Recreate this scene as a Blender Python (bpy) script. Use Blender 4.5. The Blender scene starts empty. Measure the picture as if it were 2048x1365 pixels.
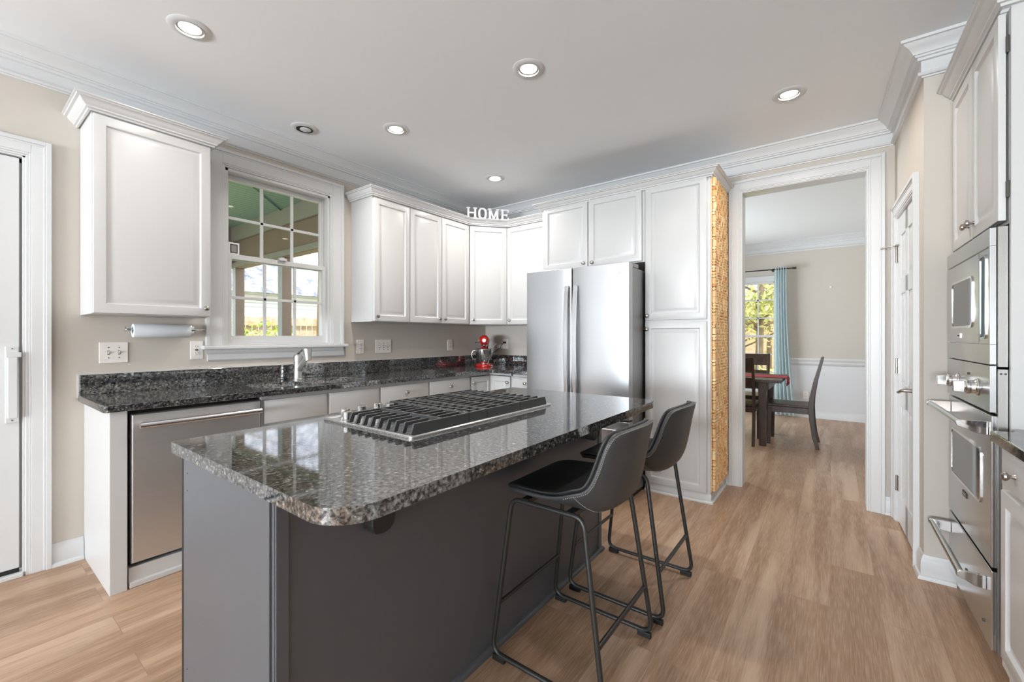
import bpy, bmesh, math, random
from mathutils import Vector, Matrix
random.seed(7)
PI = math.pi
scene = bpy.context.scene
COL = scene.collection

# ---------------------------------------------------------------- camera, world, lights, exposure
FPX, YAW, HOR, EYE = 852.0, math.radians(36.8), 674.0, 1.24
cam_d = bpy.data.cameras.new('camera'); cam = bpy.data.objects.new('camera', cam_d); COL.objects.link(cam)
cam_d.sensor_width = 36.0; cam_d.lens = FPX / 2048 * 36.0
cam_d.shift_y = -(682.5 - HOR) / 2048
cam_d.clip_start = 0.02; cam_d.clip_end = 200
cam.location = (0, 0, EYE); cam.rotation_euler = (PI / 2, 0, YAW)
scene.camera = cam

world = bpy.data.worlds.new('world'); scene.world = world; world.use_nodes = True
wn = world.node_tree.nodes; wn.clear()
wo = wn.new('ShaderNodeOutputWorld'); wb = wn.new('ShaderNodeBackground')
wb.inputs[0].default_value = (0.86, 0.93, 1.0, 1); wb.inputs[1].default_value = 2.6
world.node_tree.links.new(wb.outputs[0], wo.inputs[0])

def light(name, kind, loc, rot, energy, color=(1, 1, 1), **kw):
    d = bpy.data.lights.new(name, kind); d.energy = energy; d.color = color
    for k, v in kw.items(): setattr(d, k, v)
    o = bpy.data.objects.new(name, d); COL.objects.link(o); o.location = loc; o.rotation_euler = rot
    return o
light('sun', 'SUN', (6, -4, 9), (math.radians(38), math.radians(22), math.radians(30)), 3.4, (1.0, 0.95, 0.86), angle=math.radians(1.0))
# added fill lights at made-up windows: rear, side and dining room
light('fill_light_rear', 'AREA', (-1.2, -6.68, 1.45), (math.radians(92), 0, 0), 40, (0.80, 0.90, 1.0), shape='RECTANGLE', size=3.6, size_y=1.9)
light('ceiling_fill_rear', 'AREA', (-1.2, -6.80, 1.15), (math.radians(142), 0, 0), 830, (0.84, 0.92, 1.0), shape='RECTANGLE', size=3.6, size_y=1.5)  # added fill, tilted up to brighten the ceiling
light('fill_light_side', 'AREA', (1.40, -3.2, 1.4), (0, math.radians(128), 0), 45, (0.84, 0.92, 1.0), shape='RECTANGLE', size=1.8, size_y=2.4)
light('fill_light_dining', 'AREA', (-3.52, 6.2, 1.4), (0, math.radians(-104), 0), 185, (0.84, 0.92, 1.0), shape='RECTANGLE', size=1.6, size_y=1.8)  # added fill for the dining room, out of view
scene.view_settings.view_transform = 'Standard'
scene.view_settings.look = 'None'
scene.view_settings.gamma = 1.0
scene.view_settings.use_curve_mapping = False
scene.view_settings.exposure = 0.28
try:
    scene.cycles.max_bounces = 10; scene.cycles.diffuse_bounces = 5; scene.cycles.glossy_bounces = 4
    scene.cycles.transparent_max_bounces = 12; scene.cycles.sample_clamp_indirect = 6.0
    scene.cycles.use_denoising = True; scene.cycles.caustics_reflective = False; scene.cycles.caustics_refractive = False
except Exception: pass

# ---------------------------------------------------------------- materials
def lin(c):
    c = c / 255.0
    return c / 12.92 if c <= 0.04045 else ((c + 0.055) / 1.055) ** 2.4
def rgb(r, g, b): return (lin(r), lin(g), lin(b), 1)
def base_mat(name, col, rough=0.5, metal=0.0, spec=0.5, coat=0.0):
    m = bpy.data.materials.new(name); m.use_nodes = True
    b = m.node_tree.nodes['Principled BSDF']
    b.inputs['Base Color'].default_value = col; b.inputs['Roughness'].default_value = rough
    b.inputs['Metallic'].default_value = metal
    b.inputs['Specular IOR Level'].default_value = spec; b.inputs['Coat Weight'].default_value = coat
    return m, m.node_tree.nodes, m.node_tree.links, b
def coords(n, l, scale=(1, 1, 1), rot=(0, 0, 0)):
    tc = n.new('ShaderNodeTexCoord'); mp = n.new('ShaderNodeMapping')
    mp.inputs['Scale'].default_value = scale; mp.inputs['Rotation'].default_value = rot
    l.new(tc.outputs['Object'], mp.inputs[0]); return mp.outputs[0]
def noise(n, l, vec, scale, detail=4, rough=0.5):
    t = n.new('ShaderNodeTexNoise'); t.inputs['Scale'].default_value = scale
    t.inputs['Detail'].default_value = detail; t.inputs['Roughness'].default_value = rough
    l.new(vec, t.inputs['Vector']); return t.outputs['Fac']
def ramp(n, l, fac, stops, interp='LINEAR'):
    r = n.new('ShaderNodeValToRGB'); r.color_ramp.interpolation = interp
    e = r.color_ramp.elements
    while len(e) < len(stops): e.new(0.5)
    for k, (p, c) in enumerate(stops): e[k].position = p; e[k].color = c
    l.new(fac, r.inputs[0]); return r.outputs[0]
def mix(n, l, fac, a, b, mode='MIX'):
    x = n.new('ShaderNodeMix'); x.data_type = 'RGBA'; x.blend_type = mode
    for k, v in ((0, fac), (6, a), (7, b)):
        if isinstance(v, (int, float)): x.inputs[k].default_value = v
        elif isinstance(v, tuple): x.inputs[k].default_value = v
        else: l.new(v, x.inputs[k])
    return x.outputs[2]
def bump(n, l, b, h, strength=0.2, dist=0.002):
    bp = n.new('ShaderNodeBump'); bp.inputs['Strength'].default_value = strength; bp.inputs['Distance'].default_value = dist
    l.new(h, bp.inputs['Height']); l.new(bp.outputs[0], b.inputs['Normal'])
def paint(name, col, rough=0.5, var=0.03, bscale=300, bstr=0.05, **kw):
    m, n, l, b = base_mat(name, col, rough, **kw)
    v = coords(n, l); f = noise(n, l, v, 3.0, 3)
    d = tuple(max(0, c * (1 - var)) for c in col[:3]) + (1,)
    l.new(ramp(n, l, f, [(0.3, d), (0.7, col)]), b.inputs['Base Color'])
    bump(n, l, b, noise(n, l, v, bscale, 2), bstr, 0.001)
    return m

M = {}
M['wall'] = paint('wall_paint', rgb(202, 194, 184), 0.75, 0.02, 220, 0.12)
M['ceiling'] = paint('ceiling_paint', rgb(239, 241, 243), 0.85, 0.01, 200, 0.1)
M['trim'] = paint('trim_paint', rgb(214, 214, 214), 0.32, 0.01, 120, 0.02)
M['cab'] = paint('cabinet_white', rgb(206, 205, 204), 0.32, 0.01, 90, 0.015)
M['panelpaint'] = paint('wainscot_paint', rgb(220, 220, 223), 0.45, 0.01)
M['plastic'] = paint('plastic_white', rgb(240, 234, 228), 0.35, 0.01)
M['slot'] = paint('slot_dark', rgb(70, 66, 62), 0.5)
M['black'] = paint('black_gap', rgb(22, 22, 22), 0.6)
M['gray_paint'] = paint('island_paint', rgb(92, 94, 99), 0.36, 0.06, 700, 0.25)
M['black_metal'] = paint('black_powder_coat', rgb(44, 43, 41), 0.38, 0.05, 500, 0.1)
M['cast_iron'] = paint('cast_iron', rgb(70, 71, 72), 0.45, 0.1, 900, 0.4)
M['leather'] = paint('grey_leather', rgb(64, 64, 65), 0.45, 0.12, 260, 0.35)
M['leather_dark'] = paint('black_leather', rgb(36, 36, 37), 0.5, 0.1, 260, 0.35)
M['thread'] = paint('thread', rgb(150, 148, 142), 0.7)
M['chrome'] = base_mat('chrome', rgb(225, 225, 225), 0.09, 1.0)[0]
M['nickel'] = base_mat('satin_nickel', rgb(178, 174, 168), 0.27, 1.0)[0]
M['satin'] = base_mat('satin_faucet', rgb(196, 194, 190), 0.4, 1.0)[0]
M['red'] = base_mat('red_enamel', rgb(196, 26, 22), 0.15, 0.0, 0.6, 1.0)[0]
M['paper'] = paint('paper_towel', rgb(232, 238, 242), 0.9, 0.02, 150, 0.4)
M['letter'] = paint('letter_white', rgb(246, 246, 246), 0.6)
M['white_flat'] = paint('sticker_white', rgb(240, 240, 240), 0.5)
M['screen'] = base_mat('dark_glass', rgb(40, 42, 44), 0.05, 0.0, 0.8)[0]
M['brown'] = paint('brown_post', rgb(140, 122, 110), 0.7, 0.1)
M['post_paint'] = paint('porch_post_grey', rgb(176, 180, 184), 0.6)
M['beige_board'] = paint('porch_trim', rgb(150, 150, 142), 0.7, 0.05)
M['runner'] = paint('red_cloth', rgb(168, 40, 52), 0.85, 0.12, 120, 0.3)
M['bark'] = paint('bark', rgb(150, 130, 112), 0.9, 0.35, 20, 0.8)
M['siding'] = None

def steel(name, col, rough, axis):
    m, n, l, b = base_mat(name, col, rough, 1.0)
    sc = [4, 4, 4]; sc[axis] = 0.05
    v = coords(n, l, tuple(s * 60 for s in sc)); f = noise(n, l, v, 1.0, 3)
    l.new(ramp(n, l, f, [(0.3, tuple(c * 0.97 for c in col[:3]) + (1,)), (0.7, col)]), b.inputs['Base Color'])
    r = n.new('ShaderNodeMapRange'); r.inputs[3].default_value = rough - 0.03; r.inputs[4].default_value = rough + 0.04
    l.new(f, r.inputs[0]); l.new(r.outputs[0], b.inputs['Roughness'])
    b.inputs['Anisotropic'].default_value = 0.0
    return m
M['steel_x'] = steel('brushed_steel_x', rgb(186, 187, 189), 0.38, 0)
M['steel_y'] = steel('brushed_steel_y', rgb(206, 206, 207), 0.27, 1)
M['steel_washer'] = steel('brushed_steel_washer', rgb(232, 232, 232), 0.42, 1)
M['steel_oven'] = base_mat('oven_steel', rgb(196, 198, 200), 0.22, 1.0)[0]
M['steel_z'] = steel('brushed_steel_z', rgb(206, 207, 209), 0.28, 2)
M['steel_side'] = steel('fridge_side', rgb(150, 147, 143), 0.38, 2)

def granite():
    m, n, l, b = base_mat('granite', rgb(70, 70, 72), 0.07, 0.0, 0.85, 0.0)
    v = coords(n, l)
    w = noise(n, l, v, 9, 3)
    f1 = noise(n, l, v, 85, 5, 0.66)
    c1 = ramp(n, l, f1, [(0.40, rgb(16, 17, 18)), (0.50, rgb(46, 47, 48)), (0.58, rgb(104, 104, 103)), (0.70, rgb(176, 175, 172))])
    vo = n.new('ShaderNodeTexVoronoi'); vo.inputs['Scale'].default_value = 150; vo.inputs['Randomness'].default_value = 1
    l.new(v, vo.inputs['Vector'])
    c2 = ramp(n, l, vo.outputs['Color'], [(0.25, rgb(16, 17, 18)), (0.5, rgb(50, 50, 51)), (0.68, rgb(92, 92, 92)), (0.9, rgb(170, 169, 166))])
    c = mix(n, l, 0.42, c1, c2)
    vb = n.new('ShaderNodeTexVoronoi'); vb.inputs['Scale'].default_value = 38; l.new(v, vb.inputs['Vector'])
    patch = ramp(n, l, vb.outputs['Distance'], [(0.10, (1, 1, 1, 1)), (0.30, (0, 0, 0, 1))])
    pk = mix(n, l, 1.0, patch, ramp(n, l, noise(n, l, v, 17, 3), [(0.5, (0, 0, 0, 1)), (0.62, (1, 1, 1, 1))]), 'MULTIPLY')
    c = mix(n, l, pk, c, rgb(168, 166, 162))
    dk = ramp(n, l, noise(n, l, v, 130, 2), [(0.55, (0, 0, 0, 1)), (0.66, (1, 1, 1, 1))])
    c = mix(n, l, dk, c, rgb(20, 20, 22))
    c = mix(n, l, ramp(n, l, w, [(0.4, (0.0, 0, 0, 1)), (0.7, (0.12, 0.12, 0.12, 1))]), c, rgb(110, 110, 110))
    l.new(c, b.inputs['Base Color'])
    b.inputs['IOR'].default_value = 2.4; b.inputs['Roughness'].default_value = 0.05
    l.new(ramp(n, l, f1, [(0.42, (0.18, 0.18, 0.18, 1)), (0.58, (1.0, 1.0, 1.0, 1))]), b.inputs['Specular IOR Level'])
    return m
M['granite'] = granite()

def floor_mat():
    m, n, l, b = base_mat('vinyl_planks', rgb(186, 150, 122), 0.38, 0.0, 0.45)
    tc = n.new('ShaderNodeTexCoord'); mp = n.new('ShaderNodeMapping'); mp.inputs['Rotation'].default_value = (0, 0, PI / 2)
    l.new(tc.outputs['Object'], mp.inputs[0])
    br = n.new('ShaderNodeTexBrick'); l.new(mp.outputs[0], br.inputs['Vector'])
    br.inputs['Scale'].default_value = 1.0; br.inputs['Brick Width'].default_value = 1.22; br.inputs['Row Height'].default_value = 0.182
    br.inputs['Mortar Size'].default_value = 0.0008; br.inputs['Mortar Smooth'].default_value = 0.1; br.offset = 0.37; br.offset_frequency = 2
    br.inputs['Color1'].default_value = (0, 0, 0, 1); br.inputs['Color2'].default_value = (1, 1, 1, 1); br.inputs['Mortar'].default_value = (0.4, 0.4, 0.4, 1)
    tone = ramp(n, l, br.outputs['Color'], [(0.0, rgb(160, 127, 100)), (0.35, rgb(177, 144, 116)), (0.7, rgb(188, 157, 130)), (1.0, rgb(198, 169, 144))])
    # grain: long soft streaks along each plank, shifted per plank
    add = n.new('ShaderNodeVectorMath'); add.operation = 'MULTIPLY_ADD'
    sc = n.new('ShaderNodeVectorMath'); sc.operation = 'MULTIPLY'; sc.inputs[1].default_value = (11.0, 0.8, 1)
    l.new(tc.outputs['Object'], sc.inputs[0])
    l.new(br.outputs['Color'], add.inputs[0]); add.inputs[1].default_value = (7, 13, 3); l.new(sc.outputs[0], add.inputs[2])
    g1 = noise(n, l, add.outputs[0], 1.0, 5, 0.55)
    sc2 = n.new('ShaderNodeVectorMath'); sc2.operation = 'MULTIPLY'; sc2.inputs[1].default_value = (230.0, 9.0, 1)
    l.new(tc.outputs['Object'], sc2.inputs[0]); g2 = noise(n, l, sc2.outputs[0], 1.0, 3)
    c = mix(n, l, ramp(n, l, g1, [(0.36, (0.0, 0, 0, 1)), (0.60, (1.0, 1.0, 1.0, 1))]), tone, rgb(150, 116, 89))
    c = mix(n, l, ramp(n, l, g2, [(0.42, (0.0, 0, 0, 1)), (0.75, (0.45, 0.45, 0.45, 1))]), c, rgb(212, 188, 165))
    c = mix(n, l, br.outputs['Fac'], c, rgb(146, 113, 88))
    l.new(c, b.inputs['Base Color'])
    r = n.new('ShaderNodeMapRange'); r.inputs[3].default_value = 0.30; r.inputs[4].default_value = 0.46
    l.new(g1, r.inputs[0]); l.new(r.outputs[0], b.inputs['Roughness'])
    bump(n, l, b, g2, 0.06, 0.001)
    return m
M['floor'] = floor_mat()

def glass_mat():
    m = bpy.data.materials.new('window_glass'); m.use_nodes = True
    n, l = m.node_tree.nodes, m.node_tree.links; n.clear()
    o = n.new('ShaderNodeOutputMaterial'); t = n.new('ShaderNodeBsdfTransparent'); t.inputs[0].default_value = (0.96, 0.98, 0.97, 1)
    g = n.new('ShaderNodeBsdfGlossy'); g.inputs['Roughness'].default_value = 0.0
    f = n.new('ShaderNodeFresnel'); f.inputs[0].default_value = 1.45
    x = n.new('ShaderNodeMixShader'); l.new(f.outputs[0], x.inputs[0]); l.new(t.outputs[0], x.inputs[1]); l.new(g.outputs[0], x.inputs[2])
    l.new(x.outputs[0], o.inputs[0]); return m
M['glass'] = glass_mat()
def emit(name, col, s):
    m = bpy.data.materials.new(name); m.use_nodes = True
    b = m.node_tree.nodes['Principled BSDF']; b.inputs['Base Color'].default_value = col
    b.inputs['Emission Color'].default_value = col; b.inputs['Emission Strength'].default_value = s; return m
M['lamp'] = emit('lamp_glow', (1.0, 0.93, 0.82, 1), 14)

def beadboard(name, c1, c2, scale, axis):
    m, n, l, b = base_mat(name, c1, 0.6)
    rot = (0, 0, 0) if axis == 0 else ((0, 0, PI / 2) if axis == 1 else (0, PI / 2, 0))
    v = coords(n, l, (1, 1, 1), rot)
    w = n.new('ShaderNodeTexWave'); w.inputs['Scale'].default_value = scale; w.bands_direction = 'X'; l.new(v, w.inputs['Vector'])
    l.new(ramp(n, l, w.outputs['Fac'], [(0.03, c2), (0.14, c1)]), b.inputs['Base Color'])
    bump(n, l, b, w.outputs['Fac'], 0.4, 0.004); return m
M['green_bead'] = beadboard('green_beadboard', rgb(136, 166, 155), rgb(110, 138, 128), 3.4, 0)
M['siding'] = beadboard('lap_siding', rgb(228, 230, 236), rgb(190, 194, 204), 2.0, 2)
def roof_mat():
    m, n, l, b = base_mat('roof_shingles', rgb(190, 192, 204), 0.9)
    v = coords(n, l); f = noise(n, l, v, 2.2, 6, 0.7)
    l.new(ramp(n, l, f, [(0.36, rgb(120, 123, 140)), (0.50, rgb(170, 172, 184)), (0.62, rgb(214, 215, 222))]), b.inputs['Base Color']); return m  # mottled tones stand in for tree shadows on the shingles
M['roof'] = roof_mat()
def mottled(name, stops, scale, rough=0.9, bs=0.5):
    m, n, l, b = base_mat(name, stops[0][1], rough)
    v = coords(n, l); f = noise(n, l, v, scale, 5, 0.65); l.new(ramp(n, l, f, stops), b.inputs['Base Color'])
    bump(n, l, b, f, bs, 0.02); return m
M['grass'] = mottled('lawn', [(0.35, rgb(120, 150, 80)), (0.5, rgb(176, 170, 120)), (0.65, rgb(214, 196, 160))], 3)
M['leaf_green'] = mottled('leaves_green', [(0.35, rgb(150, 160, 84)), (0.65, rgb(214, 210, 138))], 2)
M['leaf_gold'] = mottled('leaves_gold', [(0.35, rgb(206, 178, 124)), (0.6, rgb(238, 224, 186))], 2)
M['leaf_bush'] = mottled('leaves_bush', [(0.35, rgb(110, 168, 70)), (0.65, rgb(196, 206, 90))], 5)
M['fence'] = mottled('fence_wood', [(0.35, rgb(168, 142, 116)), (0.65, rgb(206, 186, 160))], 6)
def wood_dark():
    m, n, l, b = base_mat('espresso_wood', rgb(58, 40, 30), 0.4, 0.0, 0.5)
    v = coords(n, l, (30, 30, 4)); f = noise(n, l, v, 1.0, 4)
    l.new(ramp(n, l, f, [(0.3, rgb(44, 31, 24)), (0.7, rgb(78, 55, 41))]), b.inputs['Base Color']); return m
M['espresso'] = wood_dark()
def cork_mat():
    m, n, l, b = base_mat('cork', rgb(205, 160, 110), 0.85)
    g = n.new('ShaderNodeNewGeometry')
    c = ramp(n, l, g.outputs['Random Per Island'], [(0.0, rgb(222, 168, 104)), (0.25, rgb(240, 204, 152)), (0.55, rgb(230, 184, 130)), (0.85, rgb(250, 226, 180)), (1.0, rgb(208, 146, 88))])
    v = coords(n, l); f = noise(n, l, v, 160, 4, 0.7)
    c = mix(n, l, ramp(n, l, f, [(0.56, (0, 0, 0, 1)), (0.7, (0.6, 0.6, 0.6, 1))]), c, rgb(176, 116, 70))
    l.new(c, b.inputs['Base Color']); bump(n, l, b, f, 0.4, 0.001); return m
M['cork'] = cork_mat()
def curtain_mat():
    m, n, l, b = base_mat('aqua_sheer', rgb(212, 226, 228), 0.8)
    tr = n.new('ShaderNodeBsdfTranslucent'); tr.inputs[0].default_value = rgb(216, 230, 232)
    x = n.new('ShaderNodeMixShader'); x.inputs[0].default_value = 0.45
    o = n['Material Output']; l.new(b.outputs[0], x.inputs[1]); l.new(tr.outputs[0], x.inputs[2]); l.new(x.outputs[0], o.inputs[0])
    v = coords(n, l, (400, 400, 400)); bump(n, l, b, noise(n, l, v, 1, 2), 0.2, 0.001); return m
M['curtain'] = curtain_mat()

# ---------------------------------------------------------------- mesh helpers
class MB:
    def __init__(s): s.bm = bmesh.new()
    def poly(s, pts):
        vs = [s.bm.verts.new(p) for p in pts]
        try: return s.bm.faces.new(vs)
        except ValueError: return None
    def box(s, x0, x1, y0, y1, z0, z1):
        x0, x1 = min(x0, x1), max(x0, x1); y0, y1 = min(y0, y1), max(y0, y1); z0, z1 = min(z0, z1), max(z0, z1)
        v = [s.bm.verts.new(p) for p in ((x0, y0, z0), (x1, y0, z0), (x1, y1, z0), (x0, y1, z0), (x0, y0, z1), (x1, y0, z1), (x1, y1, z1), (x0, y1, z1))]
        for f in ((3, 2, 1, 0), (4, 5, 6, 7), (0, 1, 5, 4), (1, 2, 6, 5), (2, 3, 7, 6), (3, 0, 4, 7)): s.bm.faces.new([v[i] for i in f])
        return s
    def hexa(s, b4, t4):
        v = [s.bm.verts.new(p) for p in list(b4) + list(t4)]
        for f in ((3, 2, 1, 0), (4, 5, 6, 7), (0, 1, 5, 4), (1, 2, 6, 5), (2, 3, 7, 6), (3, 0, 4, 7)): s.bm.faces.new([v[i] for i in f])
        return s
    def prism(s, pts, off):
        # closed polygon (3d points) extruded by the vector off
        off = Vector(off); a = [s.bm.verts.new(p) for p in pts]; b = [s.bm.verts.new(Vector(p) + off) for p in pts]
        s.bm.faces.new(a[::-1]); s.bm.faces.new(b)
        for i in range(len(a)):
            j = (i + 1) % len(a); s.bm.faces.new([a[i], a[j], b[j], b[i]])
        return s
    def tube(s, pts, r, seg=10, caps=True, closed=False, radii=None):
        P = [Vector(p) for p in pts]; n = len(P); rings = []
        up = None
        for i, p in enumerate(P):
            if closed: t = (P[(i + 1) % n] - P[i - 1]).normalized()
            else: t = ((P[min(i + 1, n - 1)] - P[max(i - 1, 0)])).normalized()
            if up is None:
                up = Vector((0, 0, 1)) if abs(t.z) < 0.9 else Vector((1, 0, 0))
            up = (up - t * up.dot(t)); up.normalize(); side = t.cross(up)
            rr = radii[i] if radii else r
            rings.append([s.bm.verts.new(p + (up * math.cos(2 * PI * k / seg) + side * math.sin(2 * PI * k / seg)) * rr) for k in range(seg)])
        m = n if closed else n - 1
        for i in range(m):
            a, b = rings[i], rings[(i + 1) % n]
            for k in range(seg): s.bm.faces.new([a[k], a[(k + 1) % seg], b[(k + 1) % seg], b[k]])
        if caps and not closed: s.bm.faces.new(rings[0][::-1]); s.bm.faces.new(rings[-1])
        return s
    def cyl(s, p0, p1, r, seg=16, r1=None): return s.tube([p0, p1], r, seg, radii=[r, r if r1 is None else r1])
    def lathe(s, prof, o, axis=(0, 0, 1), seg=20, capped=True):
        # prof: list of (radius, height along the axis)
        ax = Vector(axis).normalized(); t = Vector((0, 0, 1)) if abs(ax.z) < 0.9 else Vector((1, 0, 0))
        u = (t - ax * t.dot(ax)).normalized(); w = ax.cross(u); o = Vector(o); rings = []
        for r, h in prof:
            if r < 1e-6: rings.append([s.bm.verts.new(o + ax * h)])
            else: rings.append([s.bm.verts.new(o + ax * h + (u * math.cos(2 * PI * k / seg) + w * math.sin(2 * PI * k / seg)) * r) for k in range(seg)])
        for a, b in zip(rings, rings[1:]):
            for k in range(seg):
                k2 = (k + 1) % seg
                if len(a) == 1 and len(b) == 1: continue
                if len(a) == 1: s.bm.faces.new([a[0], b[k2], b[k]])
                elif len(b) == 1: s.bm.faces.new([a[k], a[k2], b[0]])
                else: s.bm.faces.new([a[k], a[k2], b[k2], b[k]])
        if capped:
            if len(rings[0]) > 1: s.bm.faces.new(rings[0][::-1])
            if len(rings[-1]) > 1: s.bm.faces.new(rings[-1])
        return s
    def sweep(s, path, prof, z, closed=False):
        # path: 2d points; prof: (outward to the right of travel, z offset) closed polygon; mitred corners
        n = len(path); rings = []
        for i in range(n):
            p = Vector(path[i]); d = []
            if closed or i > 0: d.append((p - Vector(path[i - 1])).normalized())
            if closed or i < n - 1: d.append((Vector(path[(i + 1) % n]) - p).normalized())
            ns = [Vector((q.y, -q.x)) for q in d]
            m = ns[0] if len(ns) == 1 else (ns[0] + ns[1]) / (1 + ns[0].dot(ns[1]))
            rings.append([s.bm.verts.new((p.x + m.x * o, p.y + m.y * o, z + h)) for o, h in prof])
        k = len(prof)
        for i in range(n if closed else n - 1):
            a, b = rings[i], rings[(i + 1) % n]
            for j in range(k): s.bm.faces.new([a[j], a[(j + 1) % k], b[(j + 1) % k], b[j]])
        if not closed: s.bm.faces.new(rings[0][::-1]); s.bm.faces.new(rings[-1])
        return s
    def rings(s, O, U, V, N, w, h, rg, fill=True):
        # concentric rectangles (inset, height) over a w x h face: door and drawer fronts
        O, U, V, N = map(Vector, (O, U, V, N)); R = []
        for ins, ht in rg:
            R.append([s.bm.verts.new(O + U * a + V * b + N * ht) for a, b in ((ins, ins), (w - ins, ins), (w - ins, h - ins), (ins, h - ins))])
        for a, b in zip(R, R[1:]):
            for k in range(4): s.bm.faces.new([a[k], a[(k + 1) % 4], b[(k + 1) % 4], b[k]])
        if fill: s.bm.faces.new(R[-1])
        return s
    def slab(s, outer, holes, z0, z1):
        loops = [outer] + holes; tops = []
        es = []
        for L in loops:
            vs = [s.bm.verts.new((x, y, z1)) for x, y in L]; tops.append(vs)
            es += [s.bm.edges.new((vs[i], vs[(i + 1) % len(vs)])) for i in range(len(vs))]
        r = bmesh.ops.triangle_fill(s.bm, use_beauty=True, edges=es, normal=(0, 0, 1))
        fs = [g for g in r['geom'] if isinstance(g, bmesh.types.BMFace)]
        mp = {}
        for L in tops:
            for v in L: mp[v] = s.bm.verts.new((v.co.x, v.co.y, z0))
        for f in fs: s.bm.faces.new([mp[v] for v in reversed(f.verts)])
        for L in tops:
            for i in range(len(L)):
                a, b = L[i], L[(i + 1) % len(L)]; s.bm.faces.new([a, b, mp[b], mp[a]])
        return s
    def build(s, name, mat, parent=None, bevel=0, smooth=False, seg=2, sub=0, recalc=True, **tags):
        org = ORG.get(parent.name, Vector((0, 0, 0))) if parent else Vector((0, 0, 0))
        if recalc: bmesh.ops.recalc_face_normals(s.bm, faces=s.bm.faces)
        if not parent and tags.get('at') is not None: org = Vector(tags['at'])
        bmesh.ops.translate(s.bm, verts=s.bm.verts, vec=-org)
        me = bpy.data.meshes.new(name); s.bm.to_mesh(me); s.bm.free()
        o = bpy.data.objects.new(name, me); COL.objects.link(o)
        for mm in (mat if isinstance(mat, (list, tuple)) else [mat]): me.materials.append(M[mm] if isinstance(mm, str) else mm)
        if parent: o.parent = parent
        elif tags.get('at') is not None: o.location = org
        ORG[o.name] = org
        if smooth:
            for p in me.polygons: p.use_smooth = True
            if smooth != 'all':
                try: me.set_sharp_from_angle(angle=math.radians(35))
                except Exception: pass
        if bevel:
            b = o.modifiers.new('bevel', 'BEVEL'); b.width = bevel; b.segments = seg; b.limit_method = 'ANGLE'; b.angle_limit = math.radians(40)
        if sub:
            b = o.modifiers.new('sub', 'SUBSURF'); b.levels = sub; b.render_levels = sub
        for k in ('label', 'category', 'group', 'kind'):
            if tags.get(k): o[k] = tags[k]
        return o
ORG = {}
def thing(name, loc, label, category, group=None):
    o = bpy.data.objects.new(name, None); COL.objects.link(o); o.location = loc; o.empty_display_size = 0.05
    o['label'] = label; o['category'] = category
    if group: o['group'] = group
    ORG[o.name] = Vector(loc); return o
def struct(name, m, mat, **kw): return m.build(name, mat, kind='structure', **kw)
KIDS = lambda o: [c for c in bpy.data.objects if c.parent == o]
def copy_tree(o, parent=None, loc=None, rz=None, label=None):
    c = o.copy(); COL.objects.link(c); c.parent = parent
    if loc is not None: c.location = loc
    if rz is not None: c.rotation_euler = (0, 0, rz)
    if label: c['label'] = label
    for k in KIDS(o): copy_tree(k, c)
    return c
def rrect(x0, x1, y0, y1, r, n=6, corners=(1, 1, 1, 1)):
    # rounded rectangle, counter-clockwise from the lower left
    out = []
    for k, (cx, cy, a) in enumerate(((x0, y0, PI), (x1, y0, 1.5 * PI), (x1, y1, 0), (x0, y1, 0.5 * PI))):
        if corners[k]:
            ox = cx + (r if cx == x0 else -r); oy = cy + (r if cy == y0 else -r)
            out += [(ox + r * math.cos(a + PI / 2 * i / n), oy + r * math.sin(a + PI / 2 * i / n)) for i in range(n + 1)]
        else: out.append((cx, cy))
    return out
def text_mesh(name, txt, size, M4, depth, mat, parent):
    cu = bpy.data.curves.new('txt', 'FONT'); cu.body = txt; cu.size = size; cu.extrude = depth; cu.align_x = 'CENTER'; cu.align_y = 'CENTER'
    t = bpy.data.objects.new('txt', cu); COL.objects.link(t)
    bpy.context.view_layer.update()
    me = bpy.data.meshes.new_from_object(t.evaluated_get(bpy.context.evaluated_depsgraph_get()))
    bpy.data.objects.remove(t); me.name = name
    org = ORG.get(parent.name, Vector((0, 0, 0)))
    me.transform(Matrix.Translation(-org) @ M4); me.materials.clear(); me.materials.append(M[mat])
    o = bpy.data.objects.new(name, me); COL.objects.link(o); o.parent = parent; ORG[o.name] = org
    return o
def frame4(O, U, V):
    U = Vector(U).normalized(); V = Vector(V).normalized(); N = U.cross(V)
    return Matrix(((U.x, V.x, N.x, O[0]), (U.y, V.y, N.y, O[1]), (U.z, V.z, N.z, O[2]), (0, 0, 0, 1)))
def knob(parent, p, n, mat='nickel', r=0.015, name='knob'):
    m = MB().lathe([(0.009, 0), (0.008, 0.003), (0.005, 0.008), (0.0055, 0.013), (r * 0.8, 0.017), (r, 0.022), (r * 0.9, 0.027), (r * 0.5, 0.0305), (0, 0.0315)], p, n, 18)
    return m.build(name, mat, parent, smooth=True)
DOOR = [(0, 0), (0, 0.016), (0.0015, 0.019), (0.004, 0.020), (0.048, 0.020), (0.051, 0.0150), (0.055, 0.0100), (0.064, 0.0100), (0.070, 0.0115), (0.084, 0.0170), (0.090, 0.0185)]
SLAB = [(0, 0), (0, 0.014), (0.002, 0.018), (0.006, 0.020)]
def front(parent, O, U, w, h, N, kn=None, rg=DOOR, name='door'):
    """door or drawer front: O lower corner on the cabinet face, U along, up is z; kn = (along, up) of its knob"""
    V = (0, 0, 1); Ov = Vector(O); Uv = Vector(U); Nv = Vector(N)
    m = MB(); m.rings(Ov, Uv, V, Nv, w, h, rg)
    m.poly([Ov, Ov + Vector(V) * h, Ov + Uv * w + Vector(V) * h, Ov + Uv * w])
    d = m.build(name, 'cab', parent, smooth=True)
    if kn: knob(d, Ov + Uv * kn[0] + Vector((0, 0, kn[1])) + Nv * 0.019, Nv)
    return d
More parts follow.
